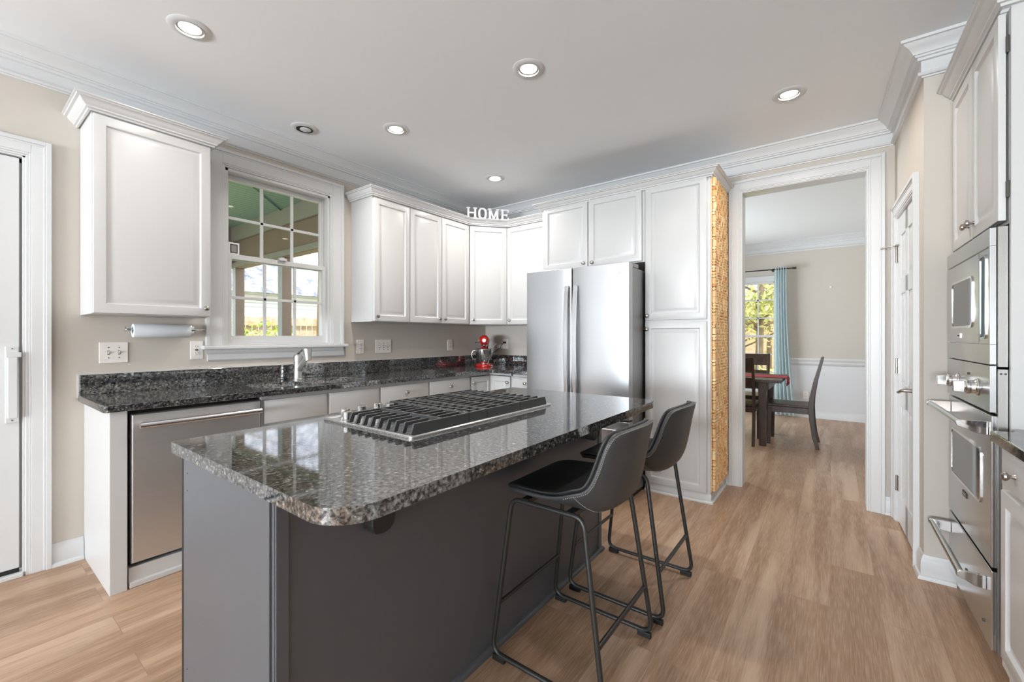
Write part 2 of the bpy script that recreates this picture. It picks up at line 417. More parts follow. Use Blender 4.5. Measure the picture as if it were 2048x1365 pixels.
# ================================================================ room shell
W, G, H = -3.36, 3.955, 2.745          # left wall x, far wall y, ceiling height
RA, RB = Vector((0.357, 3.955)), Vector((0.383, 3.02))
RD = (RB - RA).normalized(); RN = Vector((RD.y, -RD.x))      # along the pantry wall; normal into the room
WT = 0.12
m = MB(); m.box(-3.5, 1.3, -6.7, 8.1, -0.10, 0.0); struct('floor', m, 'floor')
m = MB(); m.box(-3.5, 1.3, -6.7, 8.15, H, H + 0.12); struct('ceiling', m, 'ceiling')
# window wall with door and window openings
m = MB()
m.box(W - WT, W, -6.6, -0.66, 0, H); m.box(W - WT, W, -0.66, 0.262, 2.185, H); m.box(W - WT, W, 0.262, 1.171, 0, H)
m.box(W - WT, W, 1.171, 1.942, 0, 1.165); m.box(W - WT, W, 1.171, 1.942, 2.417, H); m.box(W - WT, W, 1.942, G + 0.14, 0, H)
struct('wall_left', m, 'wall')
m = MB()
m.box(W, -0.585, G, G + 0.14, 0, H); m.box(-0.585, 0.207, G, G + 0.14, 2.43, H); m.box(0.207, 1.2, G, G + 0.14, 0, H)
struct('wall_far', m, 'wall')
def PW(t, out, z): p = RA + RD * t + RN * out; return (p.x, p.y, z)
def pbox(m, t0, t1, o0, o1, z0, z1):
    m.hexa([PW(t0, o0, z0), PW(t1, o0, z0), PW(t1, o1, z0), PW(t0, o1, z0)], [PW(t0, o0, z1), PW(t1, o0, z1), PW(t1, o1, z1), PW(t0, o1, z1)])
L_R = (RB - RA).length
m = MB(); pbox(m, 0, 0.115, -0.1, 0, 0, H); pbox(m, 0.745, L_R, -0.1, 0, 0, H); pbox(m, 0.115, 0.745, -0.1, 0, 2.035, H)
struct('wall_right', m, 'wall')
m = MB(); m.box(0.48, 1.12, 3.02, 3.12, 0, H); struct('wall_return', m, 'wall')
m = MB(); m.box(1.12, 1.24, -6.4, -4.45, 0, H); m.box(1.12, 1.24, -4.45, -1.95, 0, 0.45); m.box(1.12, 1.24, -4.45, -1.95, 2.45, H); m.box(1.12, 1.24, -1.95, 3.12, 0, H)
struct('wall_side', m, 'wall')
m = MB(); m.box(W, -3.0, -6.6, -6.48, 0, H); m.box(0.6, 1.24, -6.6, -6.48, 0, H); m.box(-3.0, 0.6, -6.6, -6.48, 0, 0.5); m.box(-3.0, 0.6, -6.6, -6.48, 2.4, H)
struct('wall_near', m, 'wall')
# dining room
DY = 7.972
m = MB()
m.box(-3.4, -1.72, DY, DY + 0.14, 0, H); m.box(-1.72, -0.70, DY, DY + 0.14, 0, 0.37); m.box(-1.72, -0.70, DY, DY + 0.14, 2.13, H); m.box(-0.70, 1.2, DY, DY + 0.14, 0, H)
struct('wall_dining_far', m, 'wall')
m = MB(); m.box(-3.4, -3.26, 4.095, 5.3, 0, H); m.box(-3.4, -3.26, 7.1, DY, 0, H); m.box(-3.4, -3.26, 5.3, 7.1, 0, 0.6); m.box(-3.4, -3.26, 5.3, 7.1, 2.35, H)
struct('wall_dining_left', m, 'wall')
m = MB(); m.box(1.1, 1.2, 4.095, DY, 0, H); struct('wall_dining_right', m, 'wall')
m = MB(); m.box(-0.62, 1.1, DY - 0.006, DY, 0.12, 0.80); struct('wall_wainscot', m, 'panelpaint')
# mouldings: crown around the kitchen and dining room, chair rail, baseboards
CROWN = [(0, 0), (0.10, 0), (0.10, -0.014), (0.089, -0.016), (0.084, -0.024), (0.066, -0.036), (0.052, -0.054), (0.047, -0.066), (0.038, -0.067), (0.038, -0.077), (0.028, -0.079), (0.027, -0.091), (0.012, -0.093),
         (0.012, -0.149), (0.024, -0.152), (0.027, -0.160), (0.022, -0.167), (0.010, -0.168), (0.009, -0.175), (0, -0.175)]
k0 = (1.12, 3.02)
m = MB(); m.sweep([(W, -6.48), (W, G), (RA.x, G), (RB.x, RB.y), k0, (1.12, -6.48)], CROWN, H - 0.0005); o = struct('trim_1', m, 'trim', smooth=True)
m = MB(); m.sweep([(-3.26, DY), (1.1, DY)], CROWN, H - 0.0005); struct('trim_2', m, 'trim', smooth=True)
RAIL = [(0, 0), (0.028, 0), (0.030, -0.008), (0.026, -0.030), (0.016, -0.045), (0.016, -0.065), (0.020, -0.070), (0.018, -0.085), (0.006, -0.110), (0, -0.115)]
m = MB(); m.sweep([(-0.62, DY), (1.1, DY)], RAIL, 0.908); struct('trim_3', m, 'trim', smooth=True)
BASE = [(0, 0), (0.027, 0), (0.027, 0.008), (0.022, 0.018), (0.014, 0.021), (0.014, 0.090), (0.010, 0.100), (0.006, 0.112), (0.004, 0.122), (0, 0.122)]
def basebd(name, path): m = MB(); m.sweep(path, BASE, 0.0); struct(name, m, 'trim', smooth=True)
basebd('baseboard_left', [(W, 0.35), (W, 0.474)])
basebd('baseboard_far', [(-0.708, G), (-0.682, G)])
q = PW(0.025, 0, 0); basebd('baseboard_corner', [(0.300, G), (RA.x, G), (q[0], q[1])])
q = PW(0.84, 0, 0); basebd('baseboard_return', [(q[0], q[1]), (RB.x, RB.y), (0.498, 3.02)])
basebd('baseboard_dining', [(-3.26, DY), (1.1, DY)])
basebd('baseboard_near', [(1.12, -6.48), (W, -6.48), (W, -0.76)])

def casing(name, P, a0, a1, z1, cw=0.092, z0=0.0, bottom=False):
    """three-step casing around an opening; P(a, out, z) maps wall coordinates"""
    m = MB()
    def b(x0, x1, o1, zz0, zz1): m.hexa([P(x0, 0, zz0), P(x1, 0, zz0), P(x1, o1, zz0), P(x0, o1, zz0)], [P(x0, 0, zz1), P(x1, 0, zz1), P(x1, o1, zz1), P(x0, o1, zz1)])
    for i0, i1, o in ((0, 0.010, 0.012), (0.010, 0.020, 0.016), (0.020, cw - 0.022, 0.018), (cw - 0.030, cw - 0.020, 0.021), (cw - 0.020, cw, 0.027)):
        b(a0 - i1, a0 - i0, o, z0, z1 + i1); b(a1 + i0, a1 + i1, o, z0, z1 + i1); b(a0 - i0, a1 + i0, o, z1 + i0, z1 + i1)
    return struct(name, m, 'trim', bevel=0.002)
PL = lambda a, o, z: (W + o, a, z)
PF = lambda a, o, z: (a, G - o, z)
casing('trim_4', PL, -0.66, 0.258, 2.18)
casing('trim_5', PF, -0.585, 0.207, 2.43, 0.097)
casing('trim_6', PW, 0.115, 0.745, 2.035, 0.088)
PB = lambda a, o, z: (a, G + 0.14 + o, z)
casing('trim_7', PB, -0.585, 0.207, 2.43, 0.097)
# jamb linings of the cased opening and the doors
m = MB(); m.box(-0.600, -0.583, G - 0.004, G + 0.144, 0, 2.435); m.box(0.205, 0.222, G - 0.004, G + 0.144, 0, 2.435); m.box(-0.60, 0.222, G - 0.004, G + 0.144, 2.425, 2.442)
struct('trim_8', m, 'trim', bevel=0.0015)
m = MB(); pbox(m, 0.105, 0.118, -0.1, 0.004, 0, 2.04); pbox(m, 0.742, 0.755, -0.1, 0.004, 0, 2.04); pbox(m, 0.105, 0.755, -0.1, 0.004, 2.032, 2.045)
struct('trim_9', m, 'trim')
m = MB(); m.box(W - WT, W + 0.004, 0.248, 0.263, 0, 2.186); m.box(W - WT, W + 0.004, -0.665, 0.263, 2.172, 2.187); m.box(W - WT, W + 0.004, -0.665, -0.650, 0, 2.186)
m.box(W - 0.05, W - 0.035, 0.225, 0.250, 0.03, 2.175); m.box(W - 0.05, W - 0.035, -0.65, 0.250, 2.150, 2.175)
struct('trim_10', m, 'trim', bevel=0.001)
m = MB(); m.box(W - 0.10, W + 0.02, -0.65, 0.250, 0.0, 0.022); struct('trim_11', m, 'trim', bevel=0.003)

# exterior storm-type door at the left edge
m = MB(); m.box(W - 0.030, W - 0.004, -0.645, 0.238, 0.045, 2.165)
d1 = struct('door_1', m, 'trim', bevel=0.003)
m = MB(); m.box(W - 0.028, W - 0.006, -0.645, 0.238, 0.023, 0.045); m.build('sweep', 'black', d1)
m = MB(); m.box(W - 0.004, W + 0.010, 0.190, 0.236, 0.80, 1.19); m.box(W + 0.010, W + 0.034, 0.196, 0.230, 0.825, 1.135); m.box(W + 0.01, W + 0.028, 0.190, 0.244, 1.135, 1.16)
h = m.build('door_handle', 'trim', d1, bevel=0.003)
for z in (1.178, 0.812): m = MB(); m.lathe([(0.003, 0), (0.003, 0.002), (0, 0.003)], (W + 0.010, 0.213, z), (1, 0, 0), 8); m.build('screw', 'slot', h)

# six-panel pantry door, its hinges, lever and stop
m = MB(); PD = lambda t, o, z: PW(t, o, z)
pbox(m, 0.120, 0.740, -0.042, -0.010, 0.012, 2.030)
for t0, t1 in ((0.120, 0.225), (0.388, 0.472), (0.635, 0.740)): pbox(m, t0, t1, -0.010, -0.002, 0.012, 2.030)
for z0, z1 in ((0.012, 0.20), (0.79, 0.93), (1.52, 1.62), (1.90, 2.03)): pbox(m, 0.225, 0.635, -0.010, -0.002, z0, z1)
Ux = Vector((RD.x, RD.y, 0)); Nx = Vector((RN.x, RN.y, 0))
for t0 in (0.225, 0.472):
    for z0, z1 in ((0.20, 0.79), (0.93, 1.52), (1.62, 1.90)):
        m.rings(PW(t0, -0.010, z0), Ux, (0, 0, 1), Nx, 0.163, z1 - z0, [(0, 0.0), (0.018, 0.001), (0.045, 0.0075)])
d2 = struct('door_2', m, 'trim', bevel=0.002)
for z in (1.79, 1.045, 0.26):
    m = MB(); pbox(m, 0.088, 0.148, -0.002, 0.001, z - 0.05, z + 0.05); m.cyl(PW(0.117, 0.006, z - 0.052), PW(0.117, 0.006, z + 0.052), 0.0065, 10)
    hg = m.build('hinge', 'nickel', d2, smooth=True)
    if z > 1.5:
        m = MB(); m.cyl(PW(0.117, 0.006, z + 0.052), PW(0.117, 0.006, z + 0.066), 0.008, 10); m.tube([PW(0.117, 0.01, z + 0.060), PW(0.10, 0.045, z + 0.060), PW(0.10, 0.075, z + 0.054)], 0.003, 8)
        m.cyl(PW(0.10, 0.072, z + 0.055), PW(0.10, 0.086, z + 0.051), 0.006, 10); m.cyl(PW(0.15, -0.001, z + 0.060), PW(0.15, 0.014, z + 0.060), 0.006, 10); m.tube([PW(0.117, 0.01, z + 0.060), PW(0.15, 0.012, z + 0.060)], 0.003, 8)
        m.build('door_stop', 'nickel', hg, smooth=True)
m = MB(); p = PW(0.695, -0.002, 0.935)
m.lathe([(0.031, 0), (0.031, 0.006), (0.026, 0.011), (0.012, 0.012), (0.0105, 0.05)], p, Nx, 20)
m.tube([PW(0.695, 0.042, 0.935), PW(0.690, 0.052, 0.934), PW(0.66, 0.056, 0.925), PW(0.60, 0.056, 0.915)], 0.009, 10)
m.build('door_handle', 'nickel', d2, smooth=True)

# kitchen window: double-hung with 2 x 3 lights in each sash
wroot = bpy.data.objects.new('window_1', None); COL.objects.link(wroot); wroot['kind'] = 'structure'; ORG['window_1'] = Vector((0, 0, 0))
m = MB()
y0, y1, z0, z1 = 1.171, 1.942, 1.18, 2.417
def wb(m, a0, a1, o0, o1, q0, q1): m.box(W + o0, W + o1, a0, a1, q0, q1)
wb(m, y0, y0 + 0.020, -0.118, 0.002, z0, z1); wb(m, y1 - 0.018, y1, -0.118, 0.002, z0, z1); wb(m, y0, y1, -0.118, 0.002, z1 - 0.020, z1); wb(m, y0, y1, -0.118, 0.0, z0, z0 + 0.012)
wb(m, y0 + 0.020, y0 + 0.030, -0.118, -0.062, z0, z1); wb(m, y1 - 0.030, y1 - 0.018, -0.118, -0.062, z0, z1)
m.build('window_frame', 'trim', wroot, bevel=0.0015)
m = MB()
def sash(m, a0, a1, q0, q1, o, st, top, bot):
    wb(m, a0, a0 + st, o - 0.015, o + 0.012, q0, q1); wb(m, a1 - st, a1, o - 0.015, o + 0.012, q0, q1)
    wb(m, a0 + st, a1 - st, o - 0.015, o + 0.012, q0, q0 + bot); wb(m, a0 + st, a1 - st, o - 0.015, o + 0.012, q1 - top, q1)
    g0, g1, h0, h1 = a0 + st, a1 - st, q0 + bot, q1 - top
    for k in (1, 2): c = g0 + (g1 - g0) * k / 3; wb(m, c - 0.010, c + 0.010, o - 0.010, o + 0.006, h0, h1)
    c = (h0 + h1) / 2; wb(m, g0, g1, o - 0.010, o + 0.006, c - 0.010, c + 0.010)
    return g0, g1, h0, h1
gl = []
gu = sash(m, 1.192, 1.923, 1.79, 2.396, -0.085, 0.028, 0.036, 0.034); us = m.build('upper_sash', 'trim', wroot, bevel=0.0015)
m = MB(); gd = sash(m, 1.196, 1.926, 1.192, 1.828, -0.045, 0.030, 0.036, 0.055); ls = m.build('lower_sash', 'trim', wroot, bevel=0.0015)
for par, (a, b, c, d), o in ((us, gu, -0.085), (ls, gd, -0.045)):
    m = MB(); m.poly([(W + o, a, c), (W + o, b, c), (W + o, b, d), (W + o, a, d)]); m.build('pane', 'glass', par)
m = MB(); m.box(W - 0.033, W - 0.012, 1.545, 1.600, 1.824, 1.842); m.lathe([(0.012, 0), (0.012, 0.006), (0.006, 0.010)], (W - 0.024, 1.572, 1.842), (0, 0, 1), 12); m.build('sash_lock', 'trim', ls, bevel=0.002)
casing('trim_12', PL, 1.171, 1.942, 2.417, 0.117, 1.18)
m = MB(); m.prism([(W - 0.115, 1.171, 1.155), (W - 0.115, 1.942, 1.155), (W, 1.942, 1.155), (W, 2.085, 1.155), (W + 0.055, 2.085, 1.155), (W + 0.055, 1.030, 1.155), (W, 1.030, 1.155), (W, 1.171, 1.155)], (0, 0, 0.025))
m.build('window_sill', 'trim', wroot, bevel=0.006)
m = MB(); m.prism([(W, 1.062, 1.155), (W + 0.030, 1.050, 1.155), (W + 0.028, 1.052, 1.135), (W + 0.018, 1.062, 1.12), (W + 0.018, 1.065, 1.085), (W + 0.008, 1.067, 1.074), (W, 1.067, 1.074)], (0, 1.0, 0))
m.build('apron', 'trim', wroot)
# security sticker in the upper sash
st = thing('window_sticker', (W - 0.080, 1.24, 1.84), 'small white card with dark printed frame stuck on kitchen window glass', 'sticker')
m = MB(); m.box(W - 0.081, W - 0.079, 1.221, 1.291, 1.826, 1.918); m.build('card', 'white_flat', st)
m = MB(); m.box(W - 0.079, W - 0.078, 1.232, 1.280, 1.842, 1.906); m.build('border', 'slot', st)
m = MB(); m.box(W - 0.078, W - 0.0772, 1.239, 1.273, 1.850, 1.898); m.build('print', 'steel_side', st)

# dining room's far window, plus added unseen windows framing the fill lights
def plain_window(name, P, a0, a1, q0, q1, cols, rows, depth=0.11, mid=True):
    r = bpy.data.objects.new(name, None); COL.objects.link(r); r['kind'] = 'structure'; ORG[name] = Vector((0, 0, 0))
    def b(m, x0, x1, o0, o1, z0, z1): m.hexa([P(x0, o0, z0), P(x1, o0, z0), P(x1, o1, z0), P(x0, o1, z0)], [P(x0, o0, z1), P(x1, o0, z1), P(x1, o1, z1), P(x0, o1, z1)])
    m = MB(); f = 0.03
    for x0, x1, z0, z1 in ((a0, a0 + f, q0, q1), (a1 - f, a1, q0, q1), (a0, a1, q0, q0 + f), (a0, a1, q1 - f, q1)): b(m, x0, x1, -depth, 0.002, z0, z1)
    zc = (q0 + q1) / 2
    if mid: b(m, a0, a1, -0.07, -0.035, zc - 0.018, zc + 0.018)
    for k in range(1, cols): c = a0 + (a1 - a0) * k / cols; b(m, c - 0.010, c + 0.010, -0.065, -0.045, q0 + f, q1 - f)
    for k in range(1, rows):
        c = q0 + (q1 - q0) * k / rows
        if not (mid and abs(c - zc) < 0.02): b(m, a0 + f, a1 - f, -0.065, -0.045, c - 0.010, c + 0.010)
    m.build('window_frame', 'trim', r)
    m = MB()
    for x0, x1, z0, z1, o in ((a0 - 0.09, a0, q0, q1 + 0.09, 0.02), (a1, a1 + 0.09, q0, q1 + 0.09, 0.02), (a0, a1, q1, q1 + 0.09, 0.02), (a0 - 0.11, a1 + 0.11, q0 - 0.03, q0, 0.05), (a0 - 0.09, a1 + 0.09, q0 - 0.11, q0 - 0.03, 0.02)): b(m, x0, x1, 0.0, o, z0, z1)
    m.build('casing', 'trim', r, bevel=0.003)
    m = MB(); m.poly([P(a0 + f, -0.055, q0 + f), P(a1 - f, -0.055, q0 + f), P(a1 - f, -0.055, q1 - f), P(a0 + f, -0.055, q1 - f)]); m.build('pane', 'glass', r)
plain_window('window_2', lambda a, o, z: (a, DY - o, z), -1.72, -0.70, 0.37, 2.13, 4, 6)
plain_window('added_window_3', lambda a, o, z: (a, -6.48 + o, z), -3.0, 0.6, 0.5, 2.4, 6, 4)  # added, unseen: frames the rear fill lights
plain_window('added_window_4', lambda a, o, z: (1.12 - o, a, z), -4.45, -1.95, 0.45, 2.45, 4, 4)
plain_window('added_window_5', lambda a, o, z: (-3.26 + o, a, z), 5.3, 7.1, 0.6, 2.35, 6, 6)
# ================================================================ wall cabinets on the window wall
CZ0, CZ1 = 1.368, 2.415
def carcass(parent, x0, x1, y0, y1, z0, z1, name='body'): m = MB(); m.box(x0, x1, y0, y1, z0, z1); return m.build(name, 'cab', parent, bevel=0.0015)
c = thing('wall_cabinet', (W, 0.72, CZ0 - 0.006), 'white single-door wall cabinet left of the kitchen window', 'cabinet')
carcass(c, W + 0.002, -3.052, 0.460, 0.985, CZ0 - 0.008, CZ1)
front(c, (-3.052, 0.464, CZ0 - 0.004), (0, 1, 0), 0.517, 1.03, (1, 0, 0), (0.490, 0.047))
c = thing('wall_cabinet', (W, 2.33, CZ0), 'white wall cabinet just right of the window, knob at its lower left', 'cabinet')
carcass(c, W + 0.002, -3.052, 2.140, 2.523, CZ0, CZ1)
front(c, (-3.052, 2.148, CZ0 + 0.004), (0, 1, 0), 0.371, 1.03, (1, 0, 0), (0.024, 0.040))
c = thing('wall_cabinet', (W, 2.91, CZ0), 'white two-door wall cabinet between window side and corner, knobs meeting at centre', 'cabinet')
carcass(c, W + 0.002, -3.052, 2.523, 3.318, CZ0, CZ1)
front(c, (-3.052, 2.529, CZ0 + 0.004), (0, 1, 0), 0.383, 1.03, (1, 0, 0), (0.352, 0.042))
front(c, (-3.052, 2.919, CZ0 + 0.004), (0, 1, 0), 0.383, 1.03, (1, 0, 0), (0.030, 0.042))
# diagonal corner cabinet
A2, B2 = Vector((-3.052, 3.322)), Vector((-2.790, 3.642))
c = thing('corner_wall_cabinet', (W, G, CZ0), 'white diagonal corner wall cabinet under the HOME letters', 'cabinet')
m = MB(); m.prism([(W + 0.002, G - 0.002, CZ0), (W + 0.002, 3.320, CZ0), (A2.x, A2.y, CZ0), (B2.x, B2.y, CZ0), (-2.788, G - 0.002, CZ0)][::-1], (0, 0, CZ1 - CZ0)); m.build('body', 'cab', c, bevel=0.0015)
D2 = (B2 - A2).normalized(); N2 = Vector((D2.y, -D2.x)); w2 = (B2 - A2).length - 0.016
front(c, (A2.x + D2.x * 0.008, A2.y + D2.y * 0.008, CZ0 + 0.004), (D2.x, D2.y, 0), w2, 1.03, (N2.x, N2.y, 0), (0.034, 0.046))
c = thing('wall_cabinet', (-2.49, G, CZ0), 'white single-door wall cabinet between corner and refrigerator', 'cabinet')
carcass(c, -2.786, -2.196, 3.645, G - 0.002, CZ0, CZ1)
front(c, (-2.780, 3.645, CZ0 + 0.004), (1, 0, 0), 0.575, 1.03, (0, -1, 0), (0.040, 0.044))
CR = [(0, -0.062), (0.008, -0.062), (0.009, -0.052), (0.018, -0.050), (0.019, -0.042), (0.030, -0.034), (0.040, -0.020), (0.043, -0.015), (0.054, -0.013), (0.056, -0.007), (0.064, -0.005), (0.064, 0), (0, 0)]
CROWN_T = 2.463
def crown(path, label, loc, z=CROWN_T):
    m = MB(); m.sweep(path, CR, z)
    m.build('cabinet_crown_molding', 'cab', None, smooth=True, label=label, category='molding', at=loc)
def top_fill(path): pass
f = -3.036
crown([(W, 0.452), (f, 0.452), (f, 0.993), (W, 0.993)], 'white crown moulding on top of the single cabinet left of the window', (f, 0.7, CZ1 + 0.001))
crown([(W, 2.132), (f, 2.132), (f, 3.312), (B2.x + 0.013, B2.y - 0.012), (-2.2, B2.y - 0.012)], 'white crown moulding along the corner run of wall cabinets, carrying letters', (f, 2.7, CZ1 + 0.001), 2.475)

# HOME letters on the corner crown
def letter(ch, c0, w, label):
    """slab-serif letter standing on the crown; c0 = distance along the diagonal"""
    zb = 2.4760; h = 0.120; t = 0.018
    O = Vector((-3.036, 3.312)) + D2 * c0 + N2 * 0.020
    P = lambda a, o, z: (O.x + D2.x * a + N2.x * o, O.y + D2.y * a + N2.y * o, zb + z)
    th = thing('decorative_letter', P(w / 2, 0, 0), label, 'letter', None)
    m = MB()
    def b(a0, a1, z0, z1): m.hexa([P(a0, -t / 2, z0), P(a1, -t / 2, z0), P(a1, t / 2, z0), P(a0, t / 2, z0)], [P(a0, -t / 2, z1), P(a1, -t / 2, z1), P(a1, t / 2, z1), P(a0, t / 2, z1)])
    def q(p): m.prism([P(a, -t / 2, z) for a, z in p], (N2.x * t, N2.y * t, 0))
    s = 0.020; e = 0.016
    if ch == 'H':
        for a in (0.010, w - 0.010 - s): b(a, a + s, e, h - e); b(a - 0.010, a + s + 0.010, 0, e); b(a - 0.010, a + s + 0.010, h - e, h)
        b(0.010 + s, w - 0.010 - s, h * 0.46, h * 0.58)
    if ch == 'E':
        b(0.010, 0.010 + s, e, h - e); b(0, w, 0, e); b(0, w, h - e, h); b(w - 0.014, w, e, e + 0.018); b(w - 0.014, w, h - e - 0.018, h - e)
        b(0.010 + s, w - 0.022, h * 0.44, h * 0.56); b(w - 0.026, w - 0.016, h * 0.38, h * 0.62)
    if ch == 'M':
        for a in (0.010, w - 0.010 - s): b(a, a + s, e, h - e); b(a - 0.010, a + s + 0.006, 0, e)
        b(0, 0.034, h - e, h); b(w - 0.034, w, h - e, h)
        q([(0.014, h - e), (0.036, h - e), (w / 2 + 0.007, 0.008), (w / 2 - 0.007, 0.008)]); q([(w - 0.036, h - e), (w - 0.014, h - e), (w / 2 + 0.007, 0.008), (w / 2 - 0.007, 0.008)])
    if ch == 'O':
        n = 28; o = []; i = []
        for k in range(n):
            a = 2 * PI * k / n; ca, sa = math.cos(a), math.sin(a)
            sg = lambda v: math.copysign(abs(v) ** 0.75, v)
            o.append((w / 2 + sg(ca) * w / 2, h / 2 + sg(sa) * h / 2)); i.append((w / 2 + sg(ca) * (w / 2 - s), h / 2 + sg(sa) * (h / 2 - e)))
        R = [[m.bm.verts.new(P(a, d, z)) for a, z in L] for L, d in ((o, -t / 2), (i, -t / 2), (i, t / 2), (o, t / 2))]
        for A, B in zip(R, R[1:] + R[:1]):
            for k in range(n): m.bm.faces.new([A[k], A[(k + 1) % n], B[(k + 1) % n], B[k]])
    m.build('letter_shape', 'letter', th, bevel=0.0012)
letter('H', -0.035, 0.112, 'white slab-serif letter H on the corner cabinet, first of HOME')
letter('O', 0.090, 0.090, 'white slab-serif letter O on the corner cabinet, second of HOME')
letter('M', 0.194, 0.120, 'white slab-serif letter M on the corner cabinet, third of HOME')
letter('E', 0.330, 0.090, 'white slab-serif letter E on the corner cabinet, last of HOME')

# ================================================================ base cabinets, dishwasher, counter
BX, BY = -2.780, 3.338      # base cabinet face planes (left run, far run)
BT = 0.878
m = MB(); m.box(W, -2.750, 0.476, 0.541, 0, BT); m.build('end_panel', 'cab', None, bevel=0.002, label='white end panel closing the counter run beside the dishwasher', category='panel', at=(-3.05, 0.508, 0))
dw = thing('dishwasher', (-3.05, 0.85, 0), 'stainless steel dishwasher with bar handle under the window counter', 'dishwasher')
m = MB(); m.box(W + 0.05, -2.800, 0.548, 1.158, 0.11, 0.870); m.build('body', 'black', dw)
m = MB(); m.rings((-2.800, 0.556, 0.118), (0, 1, 0), (0, 0, 1), (1, 0, 0), 0.596, 0.738, [(0, 0), (0, 0.038), (0.006, 0.045)]); m.poly([(-2.8, 0.556, 0.118), (-2.8, 0.556, 0.856), (-2.8, 1.152, 0.856), (-2.8, 1.152, 0.118)])
dd = m.build('door', 'steel_washer', dw, bevel=0.001)
m = MB()
m.tube([(-2.700, 0.578, 0.803), (-2.700, 1.132, 0.803)], 0.0160, 14)
for y in (0.60, 1.11): m.cyl((-2.758, y, 0.803), (-2.702, y, 0.803), 0.010, 12)
m.build('handle', 'steel_y', dd, smooth=True)
m = MB(); m.box(-2.83, -2.765, 0.548, 1.158, 0.012, 0.098); m.build('toe_panel', 'cab', dw, bevel=0.002)
m = MB(); m.box(-2.83, -2.752, 0.548, 1.158, 0.0, 0.030); m.build('shoe_strip', 'cab', dw, bevel=0.006)

def base_unit(label, y0, y1, fronts, doors, far=False):
    if far: c = thing('base_cabinet', ((y0 + y1) / 2, 3.65, 0), label, 'cabinet')
    else: c = thing('base_cabinet', (-3.05, (y0 + y1) / 2, 0), label, 'cabinet')
    m = MB()
    if far: m.box(y0, y1, BY, G - 0.002, 0.10, BT); m.box(y0, y1, BY + 0.07, G - 0.002, 0, 0.10)
    else: m.box(W + 0.002, BX, y0, y1, 0.10, BT); m.box(W + 0.002, BX - 0.07, y0, y1, 0, 0.10)
    m.build('body', 'cab', c, bevel=0.001)
    F = (lambda a, z: (a, BY, z)) if far else (lambda a, z: (BX, a, z))
    U, N = ((1, 0, 0), (0, -1, 0)) if far else ((0, 1, 0), (1, 0, 0))
    for a0, a1, kn in fronts: front(c, F(a0, 0.706), U, a1 - a0, 0.146, N, kn, SLAB, 'drawer' if kn else 'false_front')
    for a0, a1, kn in doors: front(c, F(a0, 0.115), U, a1 - a0, 0.575, N, kn)
    return c
base_unit('white sink base cabinet with two plain false fronts, right of dishwasher', 1.163, 2.003, [(1.174, 1.576, None), (1.597, 1.997, None)], [(1.174, 1.576, (0.37, 0.53)), (1.597, 1.997, (0.03, 0.53))])
base_unit('white base cabinet with knobbed drawer, directly right of sink base', 2.003, 2.506, [(2.016, 2.497, (0.245, 0.086))], [(2.016, 2.497, (0.03, 0.53))])
base_unit('white base cabinet with knobbed drawer, left of the corner doors', 2.506, 3.036, [(2.515, 3.022, (0.244, 0.086))], [(2.515, 3.022, (0.47, 0.53))])
c = thing('corner_base_cabinet', (-3.05, 3.65, 0), 'white corner base cabinet with folded pair of angled doors', 'cabinet')
m = MB(); P5 = [(W, 3.036), (BX - 0.02, 3.036), (BX - 0.02, BY + 0.02), (-2.49, BY + 0.02), (-2.49, G), (W, G)]
m.prism([(x, y, 0.10) for x, y in P5], (0, 0, 0.76)); m.build('body', 'black', c)
m = MB(); m.box(W, BX, 3.036, 3.046, 0.1, BT); m.box(-2.505, -2.49, BY, G, 0.1, BT); m.prism([(W, 3.036, 0.856), (BX, 3.036, 0.856), (BX, BY, 0.856), (-2.49, BY, 0.856), (-2.49, G, 0.856), (W, G, 0.856)], (0, 0, 0.022)); m.build('face_frame', 'cab', c)
front(c, (BX - 0.002, 3.049, 0.115), (0, 1, 0), 0.288, 0.735, (1, 0, 0), (0.022, 0.680))
front(c, (BX + 0.021, BY + 0.002, 0.115), (1, 0, 0), 0.248, 0.735, (0, -1, 0), (0.225, 0.678))
base_unit('white base cabinet with drawer beside the refrigerator', -2.488, -2.200, [(-2.478, -2.208, (0.155, 0.090))], [(-2.478, -2.208, (0.03, 0.53))], far=True)

CTZ = 0.914
outer = [(W + 0.003, 0.452)] + [(-2.742, 0.452), (-2.732, 0.456), (-2.728, 0.466)] + [(-2.728, 3.210)] + [(-2.728 + 0.07 * (1 - math.cos(a)), 3.210 + 0.07 * math.sin(a)) for a in [PI / 2 * k / 6 for k in range(1, 7)]] + [(-2.192, 3.280), (-2.192, G - 0.001), (W + 0.001, G - 0.001)]
def bowl_loop(y0, y1, x0=-3.165, x1=-2.835): return rrect(x0, x1, y0, y1, 0.09, 6)
bowls = [bowl_loop(1.195, 1.545), bowl_loop(1.590, 1.945)]
ct = thing('countertop', (-3.05, 2.0, BT + 0.001), 'dark speckled granite countertop along the window wall, turning the corner', 'countertop')
m = MB(); m.slab(outer, bowls, BT + 0.001, CTZ); m.build('worktop', 'granite', ct, bevel=0.003)
m = MB(); m.box(W + 0.001, W + 0.021, 0.456, G - 0.001, CTZ, 1.026); m.box(W + 0.021, -2.192, G - 0.021, G - 0.001, CTZ, 1.026); m.build('backsplash', 'granite', ct, bevel=0.002)
m = MB(); m.box(W + 0.0, W + 0.012, 0.448, 0.4555, 0.90, 1.03); m.box(W + 0.0, W + 0.010, 0.456, G - 0.01, 1.0262, 1.030); m.build('caulk_line', 'trim', ct)
sk = thing('kitchen_sink', (-3.0, 1.57, 0.70), 'double bowl stainless steel undermount sink below the window', 'sink')
